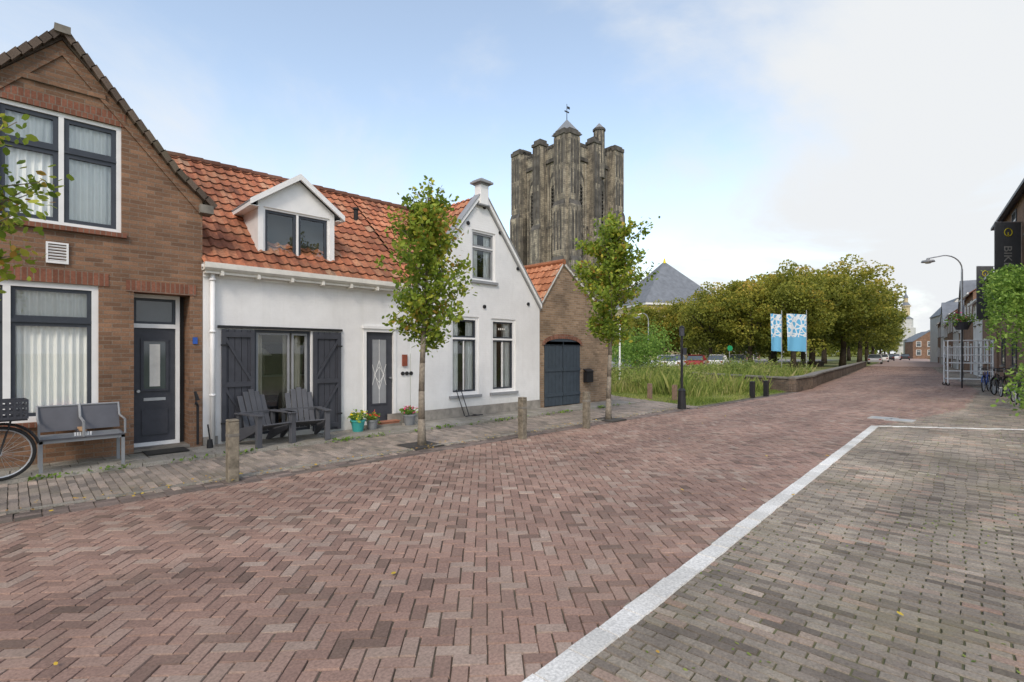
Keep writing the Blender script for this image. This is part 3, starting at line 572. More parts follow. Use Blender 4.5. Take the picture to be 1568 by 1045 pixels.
# ------------------------------------------------------------------ street tree
def street_tree(name,x,y,H,r,zb,lean,seed,nb=46,per=60,ls=.085):
    rs=np.random.RandomState(seed); T=empty(name); b=MB()
    pts=[];n=9
    for k in range(n+1):
        f=k/n; pts.append((x+lean[0]*f+.03*math.sin(f*7+seed),y+lean[1]*f+.03*math.cos(f*5+seed),.0+H*.93*f))
    rad=[.062*(1-.85*(k/n))+.004 for k in range(n+1)]; rad[0]=.085
    b.tube(pts,rad,M_bark,9); C=[];R=[]
    P=np.array(pts)
    for k in range(nb):
        f=(zb+(H*.9-zb)*(k/nb)**.9)/(H*.93); i=min(n-1,int(f*n)); p=P[i]+(P[i+1]-P[i])*(f*n-i)
        q=(f*H*.93-zb)/(H-zb); prof=.42+.58*math.sin(math.pi*min(1,.2+.8*q))**.7 if q<.75 else .42+.5*(1-q); L=r*prof*rs.uniform(.5,1.3); a=k*2.4+rs.uniform(-.5,.5)
        d=np.array([math.cos(a),math.sin(a),rs.uniform(.15,.9)]); e=p+d*L; m=p+d*L*.5+np.array([0,0,-.05*L])
        b.tube([tuple(p),tuple(m),tuple(e)],[.014,.009,.004],M_bark,5)
        cl=rs.uniform(-.25,.25)
        for j in range(int(per*rs.uniform(.4,1.5))):
            g=rs.uniform(.1,1.1); C.append(p+d*L*g+rs.normal(0,.08,3)+np.array([0,0,-.05])); R.append(rs.uniform(0.1,.85)+cl+(0.15 if rs.rand()<.12 else 0))
    for j in range(int(per*1.6)): C.append(P[-1]+rs.normal(0,.07,3)+np.array([0,0,rs.uniform(-.5,.25)]));R.append(rs.uniform(.2,1))
    for k in range(6):
        a=rs.uniform(0,6.28); p=P[-1]-np.array([0,0,.5*rs.rand()]); e=p+np.array([.25*math.cos(a),.25*math.sin(a),.45]); b.tube([tuple(p),tuple(e)],[.008,.003],M_bark,4)
        for j in range(14): C.append(p+(e-p)*rs.rand()+rs.normal(0,.03,3)); R.append(rs.uniform(.3,1))
    b.make('trunk',T,True); leafmesh('leaves',np.array(C),ls,M_leaf,np.array(R),T,up=.2,asp=.62)
    g=MB(); g.box(x-.3,x+.3,y-.3,y+.3,.0,.033,M_dark); g.make('tree_pit',T)
    return T
street_tree('street_tree',*GR(644,684),4.75,.66,1.8,(.14,-.05),3,per=125)
street_tree('street_tree',*GR(933,644),5.15,.90,1.95,(.15,0),11,nb=56,per=130,ls=.095)
street_tree('street_tree',-.5,-2.55,4.35,.66,2.3,(-.03,0),5,per=80)
# ------------------------------------------------------------------ bollards
def bollard(b_,v_,h=.8,w=.13,mat=None,name='wooden_bollard'):
    x,y=GR(b_,v_); b=MB(); m=mat or M_wood; b.box(x-w/2,x+w/2,y-w/2,y+w/2,-.02,h-.03,m); b.prism([(x-w/2,y-w/2,h-.03),(x+w/2,y-w/2,h-.03),(x+w/2,y+w/2,h-.03),(x-w/2,y+w/2,h-.03)],(0,0,.03),m)
    b.box(x-w/2-.003,x+w/2+.003,y-w/2-.003,y+w/2+.003,h*.72,h*.72+.05,M_cap if mat is None else m)
    b.make(name,bevel=.012)
bollard(356,738,.80);bollard(800,672,.8);bollard(898,656,.8)
for q in ((995,611),(1033,614)): bollard(*q,h=.55,w=.14,mat=M_redwood)
for q in ((1152,609),(1173,607)): bollard(*q,h=.6,w=.16,mat=M_black,name='black_bollard')
x,y=GR(1044,627); b=MB(); b.cyl((x,y,0),(x,y,.55),.13,.1,M_black,12); b.cyl((x,y,.55),(x,y,.62),.12,.06,M_black,12); b.cyl((x,y,.6),(x,y,2.4),.04,.035,M_black,10); b.cyl((x,y,2.15),(x,y,2.4),.075,.075,M_anth,12); b.cyl((x,y,2.4),(x,y,2.46),.085,.02,M_black,12); b.box(x-.1,x+.1,y-.1,y-.09,1.6,1.8,M_anth); b.make('lamp_post_bollard',smooth=False)
# ------------------------------------------------------------------ furniture
def adirondack(x,y,rz):
    b=MB(); b.T=Matrix.Translation((x,y,.06))@Matrix.Rotation(rz,4,'Z'); m=M_chair
    for k in range(6):
        f=k/5; yy=-.32+.55*f; zz=.37-.13*f; b.box(-.25,.25,yy-.045,yy+.045,zz-.012,zz+.012,m,Matrix.Rotation(-.23,3,'X'))
    for k in range(5):
        xx=-.2+.1*k; top=.93-.035*abs(k-2)**1.6; b.prism([(xx-.043,.2,.2),(xx+.043,.2,.2),(xx+.047,.48,top),(xx-.047,.48,top)],(0,.022,0.006),m)
    b.box(-.26,.26,.33,.36,.5,.56,m)
    for sg in (-1,1):
        X=sg*.31; b.box(X-.06,X+.06,-.38,.36,.53,.555,m); b.box(X-.045,X+.045,-.34,-.27,0,.53,m)
        b.prism([(X-.02,-.3,.4),(X-.02,-.3,.3),(X-.02,.42,0),(X-.02,.52,0),(X-.02,.3,.28)],(.04,0,0),m); b.box(X-.03,X+.03,.28,.34,.2,.53,m)
    b.make('garden_chair',bevel=.005)
adirondack(FX(407,-.6),-.62,math.radians(12)); adirondack(FX(468,-.6),-.58,math.radians(-8))
b=MB(); x0,x1=FX(58,-.5),FX(186,-.5); y0,y1=-.85,-.3; zs=.5; w=.46
for (a,e) in ((x0,x0+w),(x1-w,x1)):
    b.box(a,e,y0,y1,zs-.02,zs,M_mesh); b.prism([(a,y1-.02,zs+.04),(e,y1-.02,zs+.04),(e,y1+.12,zs+.38),(a,y1+.12,zs+.38)],(0,.015,0),M_mesh)
    for k in range(9): yy=y0+.03+k*.058; b.box(a+.02,e-.02,yy,yy+.012,zs,zs+.004,M_grey)
    for q in (a,e): b.tube([(q,y0,zs),(q,y0,zs+.2),(q,y1,zs+.22),(q,y1+.12,zs+.4)],.014,M_grey,6)
    b.tube([(a,y1+.12,zs+.39),(e,y1+.12,zs+.39)],.014,M_grey,6)
b.box(x0,x1,y0+.02,y0+.06,zs-.06,zs-.02,M_grey); b.box(x0,x1,y1-.06,y1-.02,zs-.06,zs-.02,M_grey)
for q in (x0+.02,x1-.02):
    for yy in (y0+.02,y1-.06): b.box(q-.02,q+.02,yy,yy+.04,0.05,zs-.02,M_grey)
b.box(x0+w+.03,x1-w-.03,y0+.1,y1,zs+.06,zs+.08,M_tan); b.box(x0+w+.05,x1-w-.05,y0+.14,y1-.03,zs-.02,zs+.06,M_anth)
for k in range(7): xx=x0+w+.07+k*((x1-x0-2*w-.16)/6); b.box(xx,xx+.02,y0+.13,y0+.138,zs+.0,zs+.05,M_white)
b.make('metal_bench')
def bicycle(name,x,y,z,rz,col,crate=False):
    b=MB(); b.T=Matrix.Translation((x,y,z))@Matrix.Rotation(rz,4,'Z'); R=.34
    A=Vector((0,0,R));B=Vector((1.08,0,R))
    for c in (A,B):
        b.ring(c,R-.02,.02,(0,1,0),M_rubber,36); b.ring(c,R-.045,.011,(0,1,0),M_steel,36,5); b.cyl(c+Vector((0,-.05,0)),c+Vector((0,.05,0)),.025,.025,M_steel,8)
        for k in range(24): t=k*2*math.pi/24; b.cyl(c+Vector((0,.02*(-1)**k,0)),c+Vector((math.cos(t)*(R-.05),0,math.sin(t)*(R-.05))),.0022,.0022,M_steel,3,False)
        arc=[c+Vector((math.cos(t)*(R+.03),0,math.sin(t)*(R+.03))) for t in np.linspace(.3,2.9,12)]; b.tube(arc,.018,col,5)
    bb=Vector((.45,0,.29));st_=Vector((.32,0,.82));hd=Vector((.88,0,.86));hl=Vector((.93,0,.66))
    for p,q in ((A,bb),(bb,st_),(A,st_+Vector((.03,0,-.14))),(bb,hl),(st_+Vector((.04,0,-.2)),hl+Vector((-.02,0,.06))),(hl,hd),(hl,B)): b.cyl(p,q,.016,.016,col,8)
    b.cyl(st_,st_+Vector((-.02,0,.12)),.012,.012,M_steel,6); b.prism([(.14,-.09,.94),(.14,.09,.94),(.44,.02,.94),(.44,-.02,.94)],(0,0,.06),M_black)
    b.tube([hd,hd+Vector((-.02,0,.15)),hd+Vector((.02,.0,.17))],.013,M_steel); b.tube([hd+Vector((-.2,-.28,.14)),hd+Vector((0,-.2,.18)),hd+Vector((.02,0,.17)),hd+Vector((0,.2,.18)),hd+Vector((-.2,.28,.14))],.013,M_black)
    b.ring(bb,.09,.006,(0,1,0),M_steel,20,4); b.cyl(bb+Vector((0,-.06,0)),bb+Vector((.1,-.06,-.13)),.01,.01,M_steel,5); b.box(.5,.6,-.16,-.07,.14,.16,M_black)
    b.box(-.25,.25,-.07,.07,R*2+.06,R*2+.075,M_black)
    for q in (-.06,.06): b.cyl((0,q,R),(-.1,q,R*2+.06),.006,.006,M_black,5)
    if crate:
        z0=R*2+.09; X0c,X1c,Y0c,Y1c=-.24,.22,-.17,.17
        for k in range(4):
            zz=z0+k*.07; frameq=[(X0c,Y0c),(X1c,Y0c),(X1c,Y1c),(X0c,Y1c),(X0c,Y0c)]
            for (p,q) in zip(frameq[:-1],frameq[1:]): b.box(min(p[0],q[0])-.006,max(p[0],q[0])+.006,min(p[1],q[1])-.006,max(p[1],q[1])+.006,zz,zz+.03,M_anth)
        for k in range(9):
            xx=X0c+k*(X1c-X0c)/8; b.box(xx-.01,xx+.01,Y0c-.008,Y0c+.004,z0,z0+.24,M_anth); b.box(xx-.01,xx+.01,Y1c-.004,Y1c+.008,z0,z0+.24,M_anth)
        b.box(X0c,X1c,Y0c,Y1c,z0-.01,z0,M_anth)
    b.make(name)
bicycle('bicycle',FX(8,-.95)-.05,-1.05,.06,math.pi+.06,M_black,True)
def pot(b_,y,pm,fm,s=1.0):
    x=FX(b_,y); P=empty('flower_pot'); b=MB(); z=.06; b.cyl((x,y,z),(x,y,z+.2*s),.1*s,.14*s,pm,18); b.cyl((x,y,z+.2*s),(x,y,z+.235*s),.155*s,.155*s,pm,18); b.make('pot',P)
    N=160; C=RS.normal(0,1,(N,3))*np.array([.08,.08,.05])*s+np.array([x,y,z+.29*s]); leafmesh('leaves',C,.07*s,M_ivy,None,P)
    N=45; C=RS.normal(0,1,(N,3))*np.array([.07,.07,.045])*s+np.array([x,y,z+.34*s]); leafmesh('petals',C,.045*s,fm,None,P,asp=.9)
pot(548,-.4,M_teal,M_yellow,1.0);pot(570,-.35,M_greypot,M_redp,.85);pot(627,-.35,M_greypot,M_pink,1.0)
b=MB(); xx=FX(603,-.3); b.box(xx-.25,xx+.2,-.2,-.05,.06,.15,M_terra); b.box(xx-.27,xx+.22,-.22,-.03,.15,.17,M_terra); b.make('terracotta_trough')
b=MB(); x=FX(303,-.1)
b.tube([(x,-.09,.1),(x,-.09,.75),(x-.03,-.12,.82),(x-.05,-.2,.8)],.02,M_black,8); b.cyl((x,-.09,.85),(x-.04,-.09,1.0),.035,.02,M_black); b.cyl((x+.12,-.35,.06),(x+.12,-.35,.2),.05,.04,M_black); b.tube([(x+.12,-.35,.2),(x+.1,-.3,.45)],.012,M_black)
b.make('water_tap')
N=1500; X=RS.uniform(-1,14,N); X=X[(np.sin(X*3.1)+np.sin(X*7.7)+RS.normal(0,.7,len(X)))>.5]; N=len(X); Y=-1.08+RS.normal(0,.03,N); leafmesh('weeds',np.stack([X,Y,RS.uniform(.03,.09,N)],1),.05,M_ivy)
# ------------------------------------------------------------------ green corner
GRASS=[(15.0,-2.7),(23.3,-2.7),(60,3.3),(60,12),(30,12),(17.8,8),(17.8,4),(16.4,1.0)]
bed('grass_verge',GRASS,-.01,plain('verge_soil',(0.2,0.21,0.08),.95,.4,2))
def blades(name,poly,N,h,mat,w=.012,xmax=60,sh=0.0):
    P=np.array(poly); X=RS.uniform(P[:,0].min(),min(xmax,P[:,0].max()),N*3);Y=RS.uniform(P[:,1].min(),P[:,1].max(),N*3); ok=inpoly(X,Y,poly); X=X[ok][:N];Y=Y[ok][:N];N=len(X)
    cl=.6+.4*np.sin(X*1.3+Y*.7)*np.sin(Y*1.9-X*.4)
    H=(h[0]+(h[1]-h[0])*RS.beta(1.5,2.6,N))*cl; a=RS.uniform(0,6.28,N); l=H*RS.uniform(.1,.5,N); la=RS.uniform(0,6.28,N)
    dx,dy=np.cos(a)*w,np.sin(a)*w; z=np.zeros(N)
    V=np.stack([np.stack([X-dx,Y-dy,z],1),np.stack([X+dx,Y+dy,z],1),np.stack([X+dx*.8+np.cos(la)*l*.4,Y+dy*.8+np.sin(la)*l*.4,H*.6],1),np.stack([X+np.cos(la)*l,Y+np.sin(la)*l,H],1)],1)
    R=sh+RS.uniform(0,.7,N)+.3*np.sin(X*.9)*np.cos(Y*1.1); return npmesh(name,V.reshape(-1,3),np.arange(N*4).reshape(N,4),[mat],np.clip(R,0,1))
blades('tall_grass',[(17.8,-1.4),(22.8,-2.1),(40,.6),(40,9),(19,6),(17.8,2.5)],32000,(.3,1.3),M_grass,.013,sh=.1)
blades('short_grass',[(15.1,-2.7),(23.3,-2.7),(24,-1.5),(17.8,2.5),(16.4,1.0)],16000,(.04,.2),M_grass,.01,sh=-.05)
C=[];R=[]
for k in range(50):
    cx=RS.uniform(18.5,36);cy=RS.uniform(-.8,5.0); n=240; s=RS.uniform(.2,.5); C.append(RS.normal(0,1,(n,3))*np.array([s,s,.28])+np.array([cx,cy,.5+RS.uniform(-.2,.4)])); g_=RS.uniform(-.25,.4); R.append(RS.uniform(.0,.5,n)+g_)
leafmesh('wild_shrubs',np.concatenate(C),.12,M_grass,np.concatenate(R),asp=.3)
def lowwall(name,pts,h,t,mat=M_wallbrick):
    W=empty(name); b=MB()
    for (p,q) in zip(pts[:-1],pts[1:]):
        p=Vector((*p,0));q=Vector((*q,0)); d=(q-p).normalized(); n=Vector((-d.y,d.x,0))*t/2
        b.prism([p-n,q-n,q+n,p+n],(0,0,h),mat); n*=1.3; b.prism([p-n+Vector((0,0,h+.002)),q-n+Vector((0,0,h+.002)),q+n+Vector((0,0,h+.002)),p+n+Vector((0,0,h+.002))],(0,0,.07),M_cap)
    b.make('masonry',W)
wp=[GR(1212,600),(26.5,-2.7),(31,-1.9),(45,0.1),(62,2.6),(78,5)]
lowwall('low_wall',wp,.55,.35); lowwall('low_wall',[GR(1212,600),(24.2,-1.2),(26.5,3.2)],.55,.3)
lowwall('garden_wall',[(17.7,3.0),(18.1,7),(21.0,9.2)],.7,.25)
lowwall('park_wall',[(24,11),(45,10.5),(75,9.0)],.55,.3)
# ------------------------------------------------------------------ park trees
def bigtree_mesh(seed):
    rs=np.random.RandomState(seed); b=MB(); b.tube([(0,0,0),(.1,0,2),(0,.1,4.2)],[.32,.24,.2],M_darkbark,10); C=[];R=[]
    K=110; 
    for k in range(K):
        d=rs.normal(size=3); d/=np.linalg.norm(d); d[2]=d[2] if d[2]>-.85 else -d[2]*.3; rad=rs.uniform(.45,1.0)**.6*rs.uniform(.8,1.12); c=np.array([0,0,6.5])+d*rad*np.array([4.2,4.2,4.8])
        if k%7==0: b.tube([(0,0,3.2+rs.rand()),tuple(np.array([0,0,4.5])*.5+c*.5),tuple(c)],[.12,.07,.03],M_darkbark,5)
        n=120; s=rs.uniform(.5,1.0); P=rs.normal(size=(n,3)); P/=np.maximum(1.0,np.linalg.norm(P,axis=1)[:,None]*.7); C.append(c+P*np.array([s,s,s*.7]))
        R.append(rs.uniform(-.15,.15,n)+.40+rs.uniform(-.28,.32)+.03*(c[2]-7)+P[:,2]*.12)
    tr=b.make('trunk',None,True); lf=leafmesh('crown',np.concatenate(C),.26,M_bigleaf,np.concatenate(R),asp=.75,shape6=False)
    return tr.data,lf.data,tr,lf
BT=[bigtree_mesh(s) for s in (1,2,3,4)]
for t in BT: bpy.data.objects.remove(t[2]); bpy.data.objects.remove(t[3])
def bigtree(b_,z,H,wd=1.0,name='park_tree'):
    x,y=ray(b_,z); T=empty(name,(x,y,0),random.random()*6.28); k=random.randrange(4); s=H/11.6
    for me,n in ((BT[k][0],'trunk'),(BT[k][1],'crown')):
        o=bpy.data.objects.new(n,me); scene.collection.objects.link(o); o.parent=T
    T.scale=(s*wd,s*wd,s)
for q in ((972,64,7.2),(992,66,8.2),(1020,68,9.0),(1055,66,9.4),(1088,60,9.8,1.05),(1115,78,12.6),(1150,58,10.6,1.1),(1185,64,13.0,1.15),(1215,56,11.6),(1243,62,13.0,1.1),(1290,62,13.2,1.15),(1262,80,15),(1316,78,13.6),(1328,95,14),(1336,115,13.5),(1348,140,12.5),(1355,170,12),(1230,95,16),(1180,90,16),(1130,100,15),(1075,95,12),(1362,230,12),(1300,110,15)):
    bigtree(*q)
C=[]
for k in range(60):
    b_=RS.uniform(945,1200); z=RS.uniform(66,78); x,y=ray(b_,z); C.append(RS.normal(0,1,(120,3))*np.array([1.3,1.3,.6])+np.array([x,y,1.8+RS.uniform(0,1.4)]))
leafmesh('hedge',np.concatenate(C),.35,M_bigleaf,RS.uniform(0,.5,60*120),shape6=False)
C=[]
for k in range(26):
    x,y=ray(RS.uniform(945,1012),RS.uniform(38,44)); C.append(RS.normal(0,1,(200,3))*np.array([.7,.7,.6])+np.array([x,y,2.0+RS.uniform(-.9,1.0)]))
leafmesh('shrub',np.concatenate(C),.2,M_ivy,RS.uniform(0,.8,26*200),shape6=False)
C=[];R=[]
for k in range(140):
    b_=RS.uniform(930,1350);z=RS.uniform(220,300);x,y=ray(b_,z); C.append(RS.normal(0,1,(150,3))*np.array([5,5,3])+np.array([x,y,6+RS.uniform(-3,5)])); R.append(RS.uniform(0,.4,150)+RS.uniform(0,.3))
leafmesh('distant_trees',np.concatenate(C),1.8,M_bigleaf,np.concatenate(R),shape6=False)
# ------------------------------------------------------------------ TOWER
def stonemat():
    m,nt,p=base('tower_stone',.9,.15); tc,v=wallvec(nt)
    b=nd(nt,'ShaderNodeTexBrick'); nt.links.new(v,b.inputs['Vector']); b.inputs['Scale'].default_value=1; b.inputs['Brick Width'].default_value=1.3; b.inputs['Row Height'].default_value=.55; b.inputs['Mortar Size'].default_value=.04
    b.inputs['Color1'].default_value=(.47,.42,.325,1); b.inputs['Color2'].default_value=(.32,.29,.23,1); b.inputs['Mortar'].default_value=(.23,.205,.16,1)
    mp=nd(nt,'ShaderNodeMapping'); mp.inputs['Scale'].default_value=(.6,.6,.05); nt.links.new(tc.outputs['Object'],mp.inputs[0])
    n=noise(nt,1,8,mp.outputs[0],.7); r=ramp(nt,[(.46,(0,0,0)),(.56,(.9,)*3)]); nt.links.new(n.outputs[0],r.inputs[0])
    n2=noise(nt,.45,8,tc.outputs['Object'],.75); r2=ramp(nt,[(.46,(.0,)*3),(.6,(.82,)*3)]); nt.links.new(n2.outputs[0],r2.inputs[0])
    c=mix(nt,r.outputs[0],b.outputs[0],(.14,.13,.112)); c=mix(nt,r2.outputs[0],c,(.095,.089,.08)); nt.links.new(c,p.inputs['Base Color'])
    bump(nt,p,n2.outputs[0],.6,.35); return m
M_stone=stonemat(); M_dstone=plain('weathered_stone',(.10,.093,.083),.9,.55,.5); M_void=plain('tower_opening',(.018,.017,.016),.95,.3,1)
tx,ty=ray(868,150); TW=empty('church_tower',(tx,ty,0),math.radians(-5.5))
b=MB(); HT=60.5; b.box(-9.4,9.4,-9.4,9.4,0,HT-6,M_stone)
def lancet(b,cx,w,z0,z1,yy,m,d=.12):
    pts=[(cx-w/2,yy,z0),(cx+w/2,yy,z0)]
    for k in range(7): t=k/6; pts.append((cx+w/2-(w/2)*(t**1.6),yy,z1-w*1.1+w*1.1*math.sin(t*math.pi/2)))
    for k in range(5,-1,-1): t=k/6; pts.append((cx-w/2+(w/2)*(t**1.6),yy,z1-w*1.1+w*1.1*math.sin(t*math.pi/2)))
    b.prism(pts,(0,-d,0),m)
for rot in range(4):
    b.T=Matrix.Rotation(rot*math.pi/2,4,'Z')
    for sg in (-1,1):
        def bx(u0,u1,y0,y1,z0,z1,m): a,e=sorted((sg*u0,sg*u1)); b.box(a,e,y0,y1,z0,z1,m)
        bx(7.3,11.0,-12.0,-7.0,0,HT,M_stone); bx(7.1,11.2,-12.5,-7,0,41,M_stone); bx(6.9,11.4,-13.1,-7,0,26,M_stone)
        bx(7.15,11.15,-12.25,-7,HT-.9,HT+.1,M_dstone); bx(7.5,10.8,-11.8,-7.3,HT+.1,HT+.7,M_dstone)
        for z,e_ in ((41,.5),(26,.6)):
            a,e=sorted((sg*7.1,sg*11.2)); b.prism([(a,-12.5 if z==41 else -13.1,z),(a,-12.0 if z==41 else -12.5,z+1.3),(a,-11.8,z)],(e-a,0,0),M_dstone)
        for uu in (7.35,8.55,9.75,10.85):
            bx(uu-.13,uu+.13,-12.18,-12.0,42.5,HT-1.2,M_stone); bx(uu-.13,uu+.13,-12.7,-12.5,27.6,40.6,M_stone)
        for uu in (7.95,9.15,10.3):
            lancet(b,sg*uu,.75,44,50.5,-12.0,M_dstone,.05); lancet(b,sg*uu,.75,52,58.5,-12.0,M_dstone,.05); lancet(b,sg*uu,.75,29,39.5,-12.5,M_dstone,.05)
        lancet(b,sg*4.3,3.3,18,51.5,-9.4,M_dstone,.15); lancet(b,sg*4.3,2.6,18.5,50.3,-9.56,M_stone,.05)
        lancet(b,sg*4.3,1.1,38,48,-9.62,M_void,.05); lancet(b,sg*4.3,1.5,22,35,-9.62,M_void,.05)
        for k in range(9): b.box(sg*4.3-.55,sg*4.3+.55,-9.9,-9.65,39+k,39.25+k,M_dstone)
        for uu in (2.6,6.1,): b.box(sg*uu-.25,sg*uu+.25,-9.95,-9.4,15,54,M_stone)
        for uu in (3.6,5.0): b.box(sg*uu-.1,sg*uu+.1,-9.8,-9.6,18,48,M_stone)
    b.box(-1.5,1.5,-12,-9.3,0,HT-1,M_stone); b.box(-1.75,1.75,-12.6,-9.3,0,36,M_stone); b.prism([(-1.75,-12.6,36),(-1.75,-12,37.5),(-1.75,-11.9,36)],(3.5,0,0),M_dstone)
    for uu in (-1.3,0,1.3): b.box(uu-.12,uu+.12,-12.15,-12,38,HT-1.5,M_dstone)
    for z0,z1 in ((39,47),(48.5,57)): 
        for uu in (-.65,.65): lancet(b,uu,.8,z0,z1,-12,M_dstone,.05)
    b.box(-1.8,1.8,-12.3,-9,HT-1,HT-.2,M_dstone); b.box(-1.3,1.3,-11.8,-9.2,HT-.2,HT+.8,M_dstone)
    for z in (16,36.3): b.box(-7.2,7.2,-9.75,-9.35,z,z+.6,M_dstone)
    b.box(-9.6,9.6,-9.9,-9.0,HT-6,HT-5,M_dstone); b.box(-7,7,-9.6,-9.1,HT-5,HT-2.2,M_stone)
    for k in range(12): b.box(-6.8+k*1.15,-6.3+k*1.15,-9.75,-9.0,HT-2.2,HT-1.4,M_dstone)
b.T=Matrix.Identity(4); b.make('masonry',TW)
b=MB()
def pyr(b,cx,cy,z,r,h,m,n=4,ph=math.pi/4):
    base_=[(cx+r*math.cos(ph+2*math.pi*k/n),cy+r*math.sin(ph+2*math.pi*k/n),z) for k in range(n)]+[(cx,cy,z+h)]; b.add(base_,[(k,(k+1)%n,n) for k in range(n)]+[tuple(reversed(range(n)))],m)
b.box(-6,6,-6,6,HT-6,HT+1,M_stone); pyr(b,0,0,HT+1,8.6,2.5,M_slate)
b.box(-2.6,2.6,-2.6,2.6,HT+1,HT+5.2,M_dstone); pyr(b,0,0,HT+5.2,4.6,4.8,M_zinc); b.cyl((0,0,HT+9),(0,0,HT+14.5),.14,.08,M_black,6); b.box(-.9,.9,-.05,.05,HT+12,HT+12.4,M_black); b.box(.2,1.2,-.05,.05,HT+13.2,HT+13.9,M_black)
b.cyl((1.8,-10.9,HT-10),(1.8,-10.9,HT+3.2),1.6,1.5,M_stone,8); b.cyl((1.8,-10.9,HT+3.2),(1.8,-10.9,HT+3.8),1.8,1.8,M_dstone,8); pyr(b,1.8,-10.9,HT+3.8,1.7,1.8,M_zinc,8,0)
for k in range(8): t=k*math.pi/4+.39; b.box(1.8+1.45*math.cos(t)-.12,1.8+1.45*math.cos(t)+.12,-10.9+1.45*math.sin(t)-.12,-10.9+1.45*math.sin(t)+.12,HT-6,HT+3.1,M_dstone)
b.make('roof_turrets',TW)
# ------------------------------------------------------------------ generic houses
def house(name,origin,ang,W,D,eave,ridge,wm,rm,cols,rows,ridge_along=True,fm=None,door=True):
    E=empty(name,(origin[0],origin[1],0),ang); b=MB(); b.box(0,W,0,D,0,eave,wm)
    if ridge_along:
        for x in (0,W-.02): b.prism([(x,0,eave),(x,D,eave),(x,D/2,ridge)],(.02,0,0),wm)
        b.make('walls',E); b=MB(); o=.25
        for y0,y1 in ((-o,D/2),(D+o,D/2)):
            z0=eave-o*(ridge-eave)/(D/2); b.prism([(-.1,y0,z0+.05),(W+.1,y0,z0+.05),(W+.1,y1,ridge+.05),(-.1,y1,ridge+.05)],(0,0,.08),rm)
        b.box(0,W,-.35,-.2,eave-.15,eave-.02,fm or M_white)
    else:
        for y in (0,D-.02): b.prism([(0,y,eave),(W,y,eave),(W/2,y,ridge)],(0,.02,0),wm)
        b.make('walls',E); b=MB()
        for x0 in (-.15,W+.15): b.prism([(x0,-.1,eave-.05),(x0,D+.1,eave-.05),(W/2,D+.1,ridge+.05),(W/2,-.1,ridge+.05)],(0,0,.08),rm)
    b.make('roof',E); b=MB(); cw=W/cols
    for r in range(rows):
        zb=1.0+r*(eave/rows)
        for c in range(cols):
            x=cw*(c+.5); 
            if door and r==0 and c==cols-1: frame(b,x-.55,x+.55,.02,2.4,-.04,.02,.08,fm or M_white); b.box(x-.47,x+.47,-.02,.01,.05,2.3,M_anth); continue
            frame(b,x-.6,x+.6,zb,zb+1.6,-.04,.02,.09,fm or M_white); b.box(x-.51,x+.51,-.015,.01,zb+.09,zb+1.51,M_dglass); b.box(x-.51,x+.51,-.03,-.0,zb+1.05,zb+1.11,fm or M_white)
            b.box(x-.7,x+.7,-.1,-.02,zb-.08,zb-.003,M_cap)
    b.make('windows_door',E)
    b=MB(); b.box(W*.75,W*.75+.7,D/2-.3,D/2+.3,ridge-.6,ridge+.8,M_brick3); b.box(W*.75-.05,W*.75+.75,D/2-.35,D/2+.35,ridge+.8,ridge+.9,M_cap); b.make('chimney',E)
    return E
A_=math.radians(7.7)
def L_(s,off=0): return (28+s*math.cos(A_)+off*math.sin(A_),-10.2+s*math.sin(A_)-off*math.cos(A_))
house('shop_building',L_(11),A_+math.pi,14,9,8.6,11.5,M_brick3,M_slate,4,3,fm=M_anth)
specs=[(12,7,M_brick3,M_pantile,6.2,9,True),(19.3,6,M_farwhite,M_slate,5.4,8.6,True),(25.5,8,M_brick3,M_pantile,6.4,9.4,True),(33.8,6,M_brick2,M_slate,5.2,8.4,False),(40,8,M_farwhite,M_pantile,5.8,8.6,True),(48.5,9,M_brick3,M_pantile,6.2,9.4,True),(58,8,M_brick2,M_slate,5.5,8.8,True),(66.5,9,M_farwhite,M_slate,6,9,False),(76,10,M_brick3,M_pantile,6.4,9.4,True)]
for s,W,wm,rm,e,r,al in specs: house('row_house',L_(s+W),A_+math.pi,W,8,e,r,wm,rm,max(2,int(W/2.6)),2,al)
house('gabled_house',ray(1440,88),math.radians(-75),4.6,9,8.2,11,M_farwhite,M_slate,2,3,False)
for k,(b_,z,w,h) in enumerate(((1398,150,8,8),(1392,210,10,10),(1410,180,9,10))): house('distant_house',ray(b_,z),math.radians(-70),w,9,h-3,h,(M_brick3,M_farwhite,M_cream)[k],M_slate,3,2,False)
cx,cy=ray(1003,105); CH=empty('church_hall',(cx,cy,0),math.radians(-30)); b=MB(); b.box(-2,16,0,16,0,11.6,M_cream); 
for k in range(4): lancet(b,1+k*4.2,1.6,3,10,0,M_dglass,.1)
b.box(-2.4,16.4,-.5,16.5,11.6,12.1,M_white); b.add([(-2.6,-.6,12.1),(16.6,-.6,12.1),(16.6,16.6,12.1),(-2.6,16.6,12.1),(6.6,8,22.0),(7.4,8,22.0)],[(0,1,5,4),(1,2,5),(2,3,4,5),(3,0,4)],M_slate)
b.cyl((7,8,21.8),(7,8,22.9),.35,.15,M_yellow,8); b.make('hall_walls_roof',CH)
x,y=ray(1085,125); house('brick_annex',(x,y),math.radians(-35),14,10,8,13,M_brick3,M_slate,5,2)
x,y=ray(1387,290); SP=empty('town_hall_spire',(x,y,0)); b=MB(); b.box(-4,4,-4,4,0,16,M_farwhite); b.box(-3,3,-3,3,16,21,M_farwhite); pyr(b,0,0,21,4.6,3,M_slate)
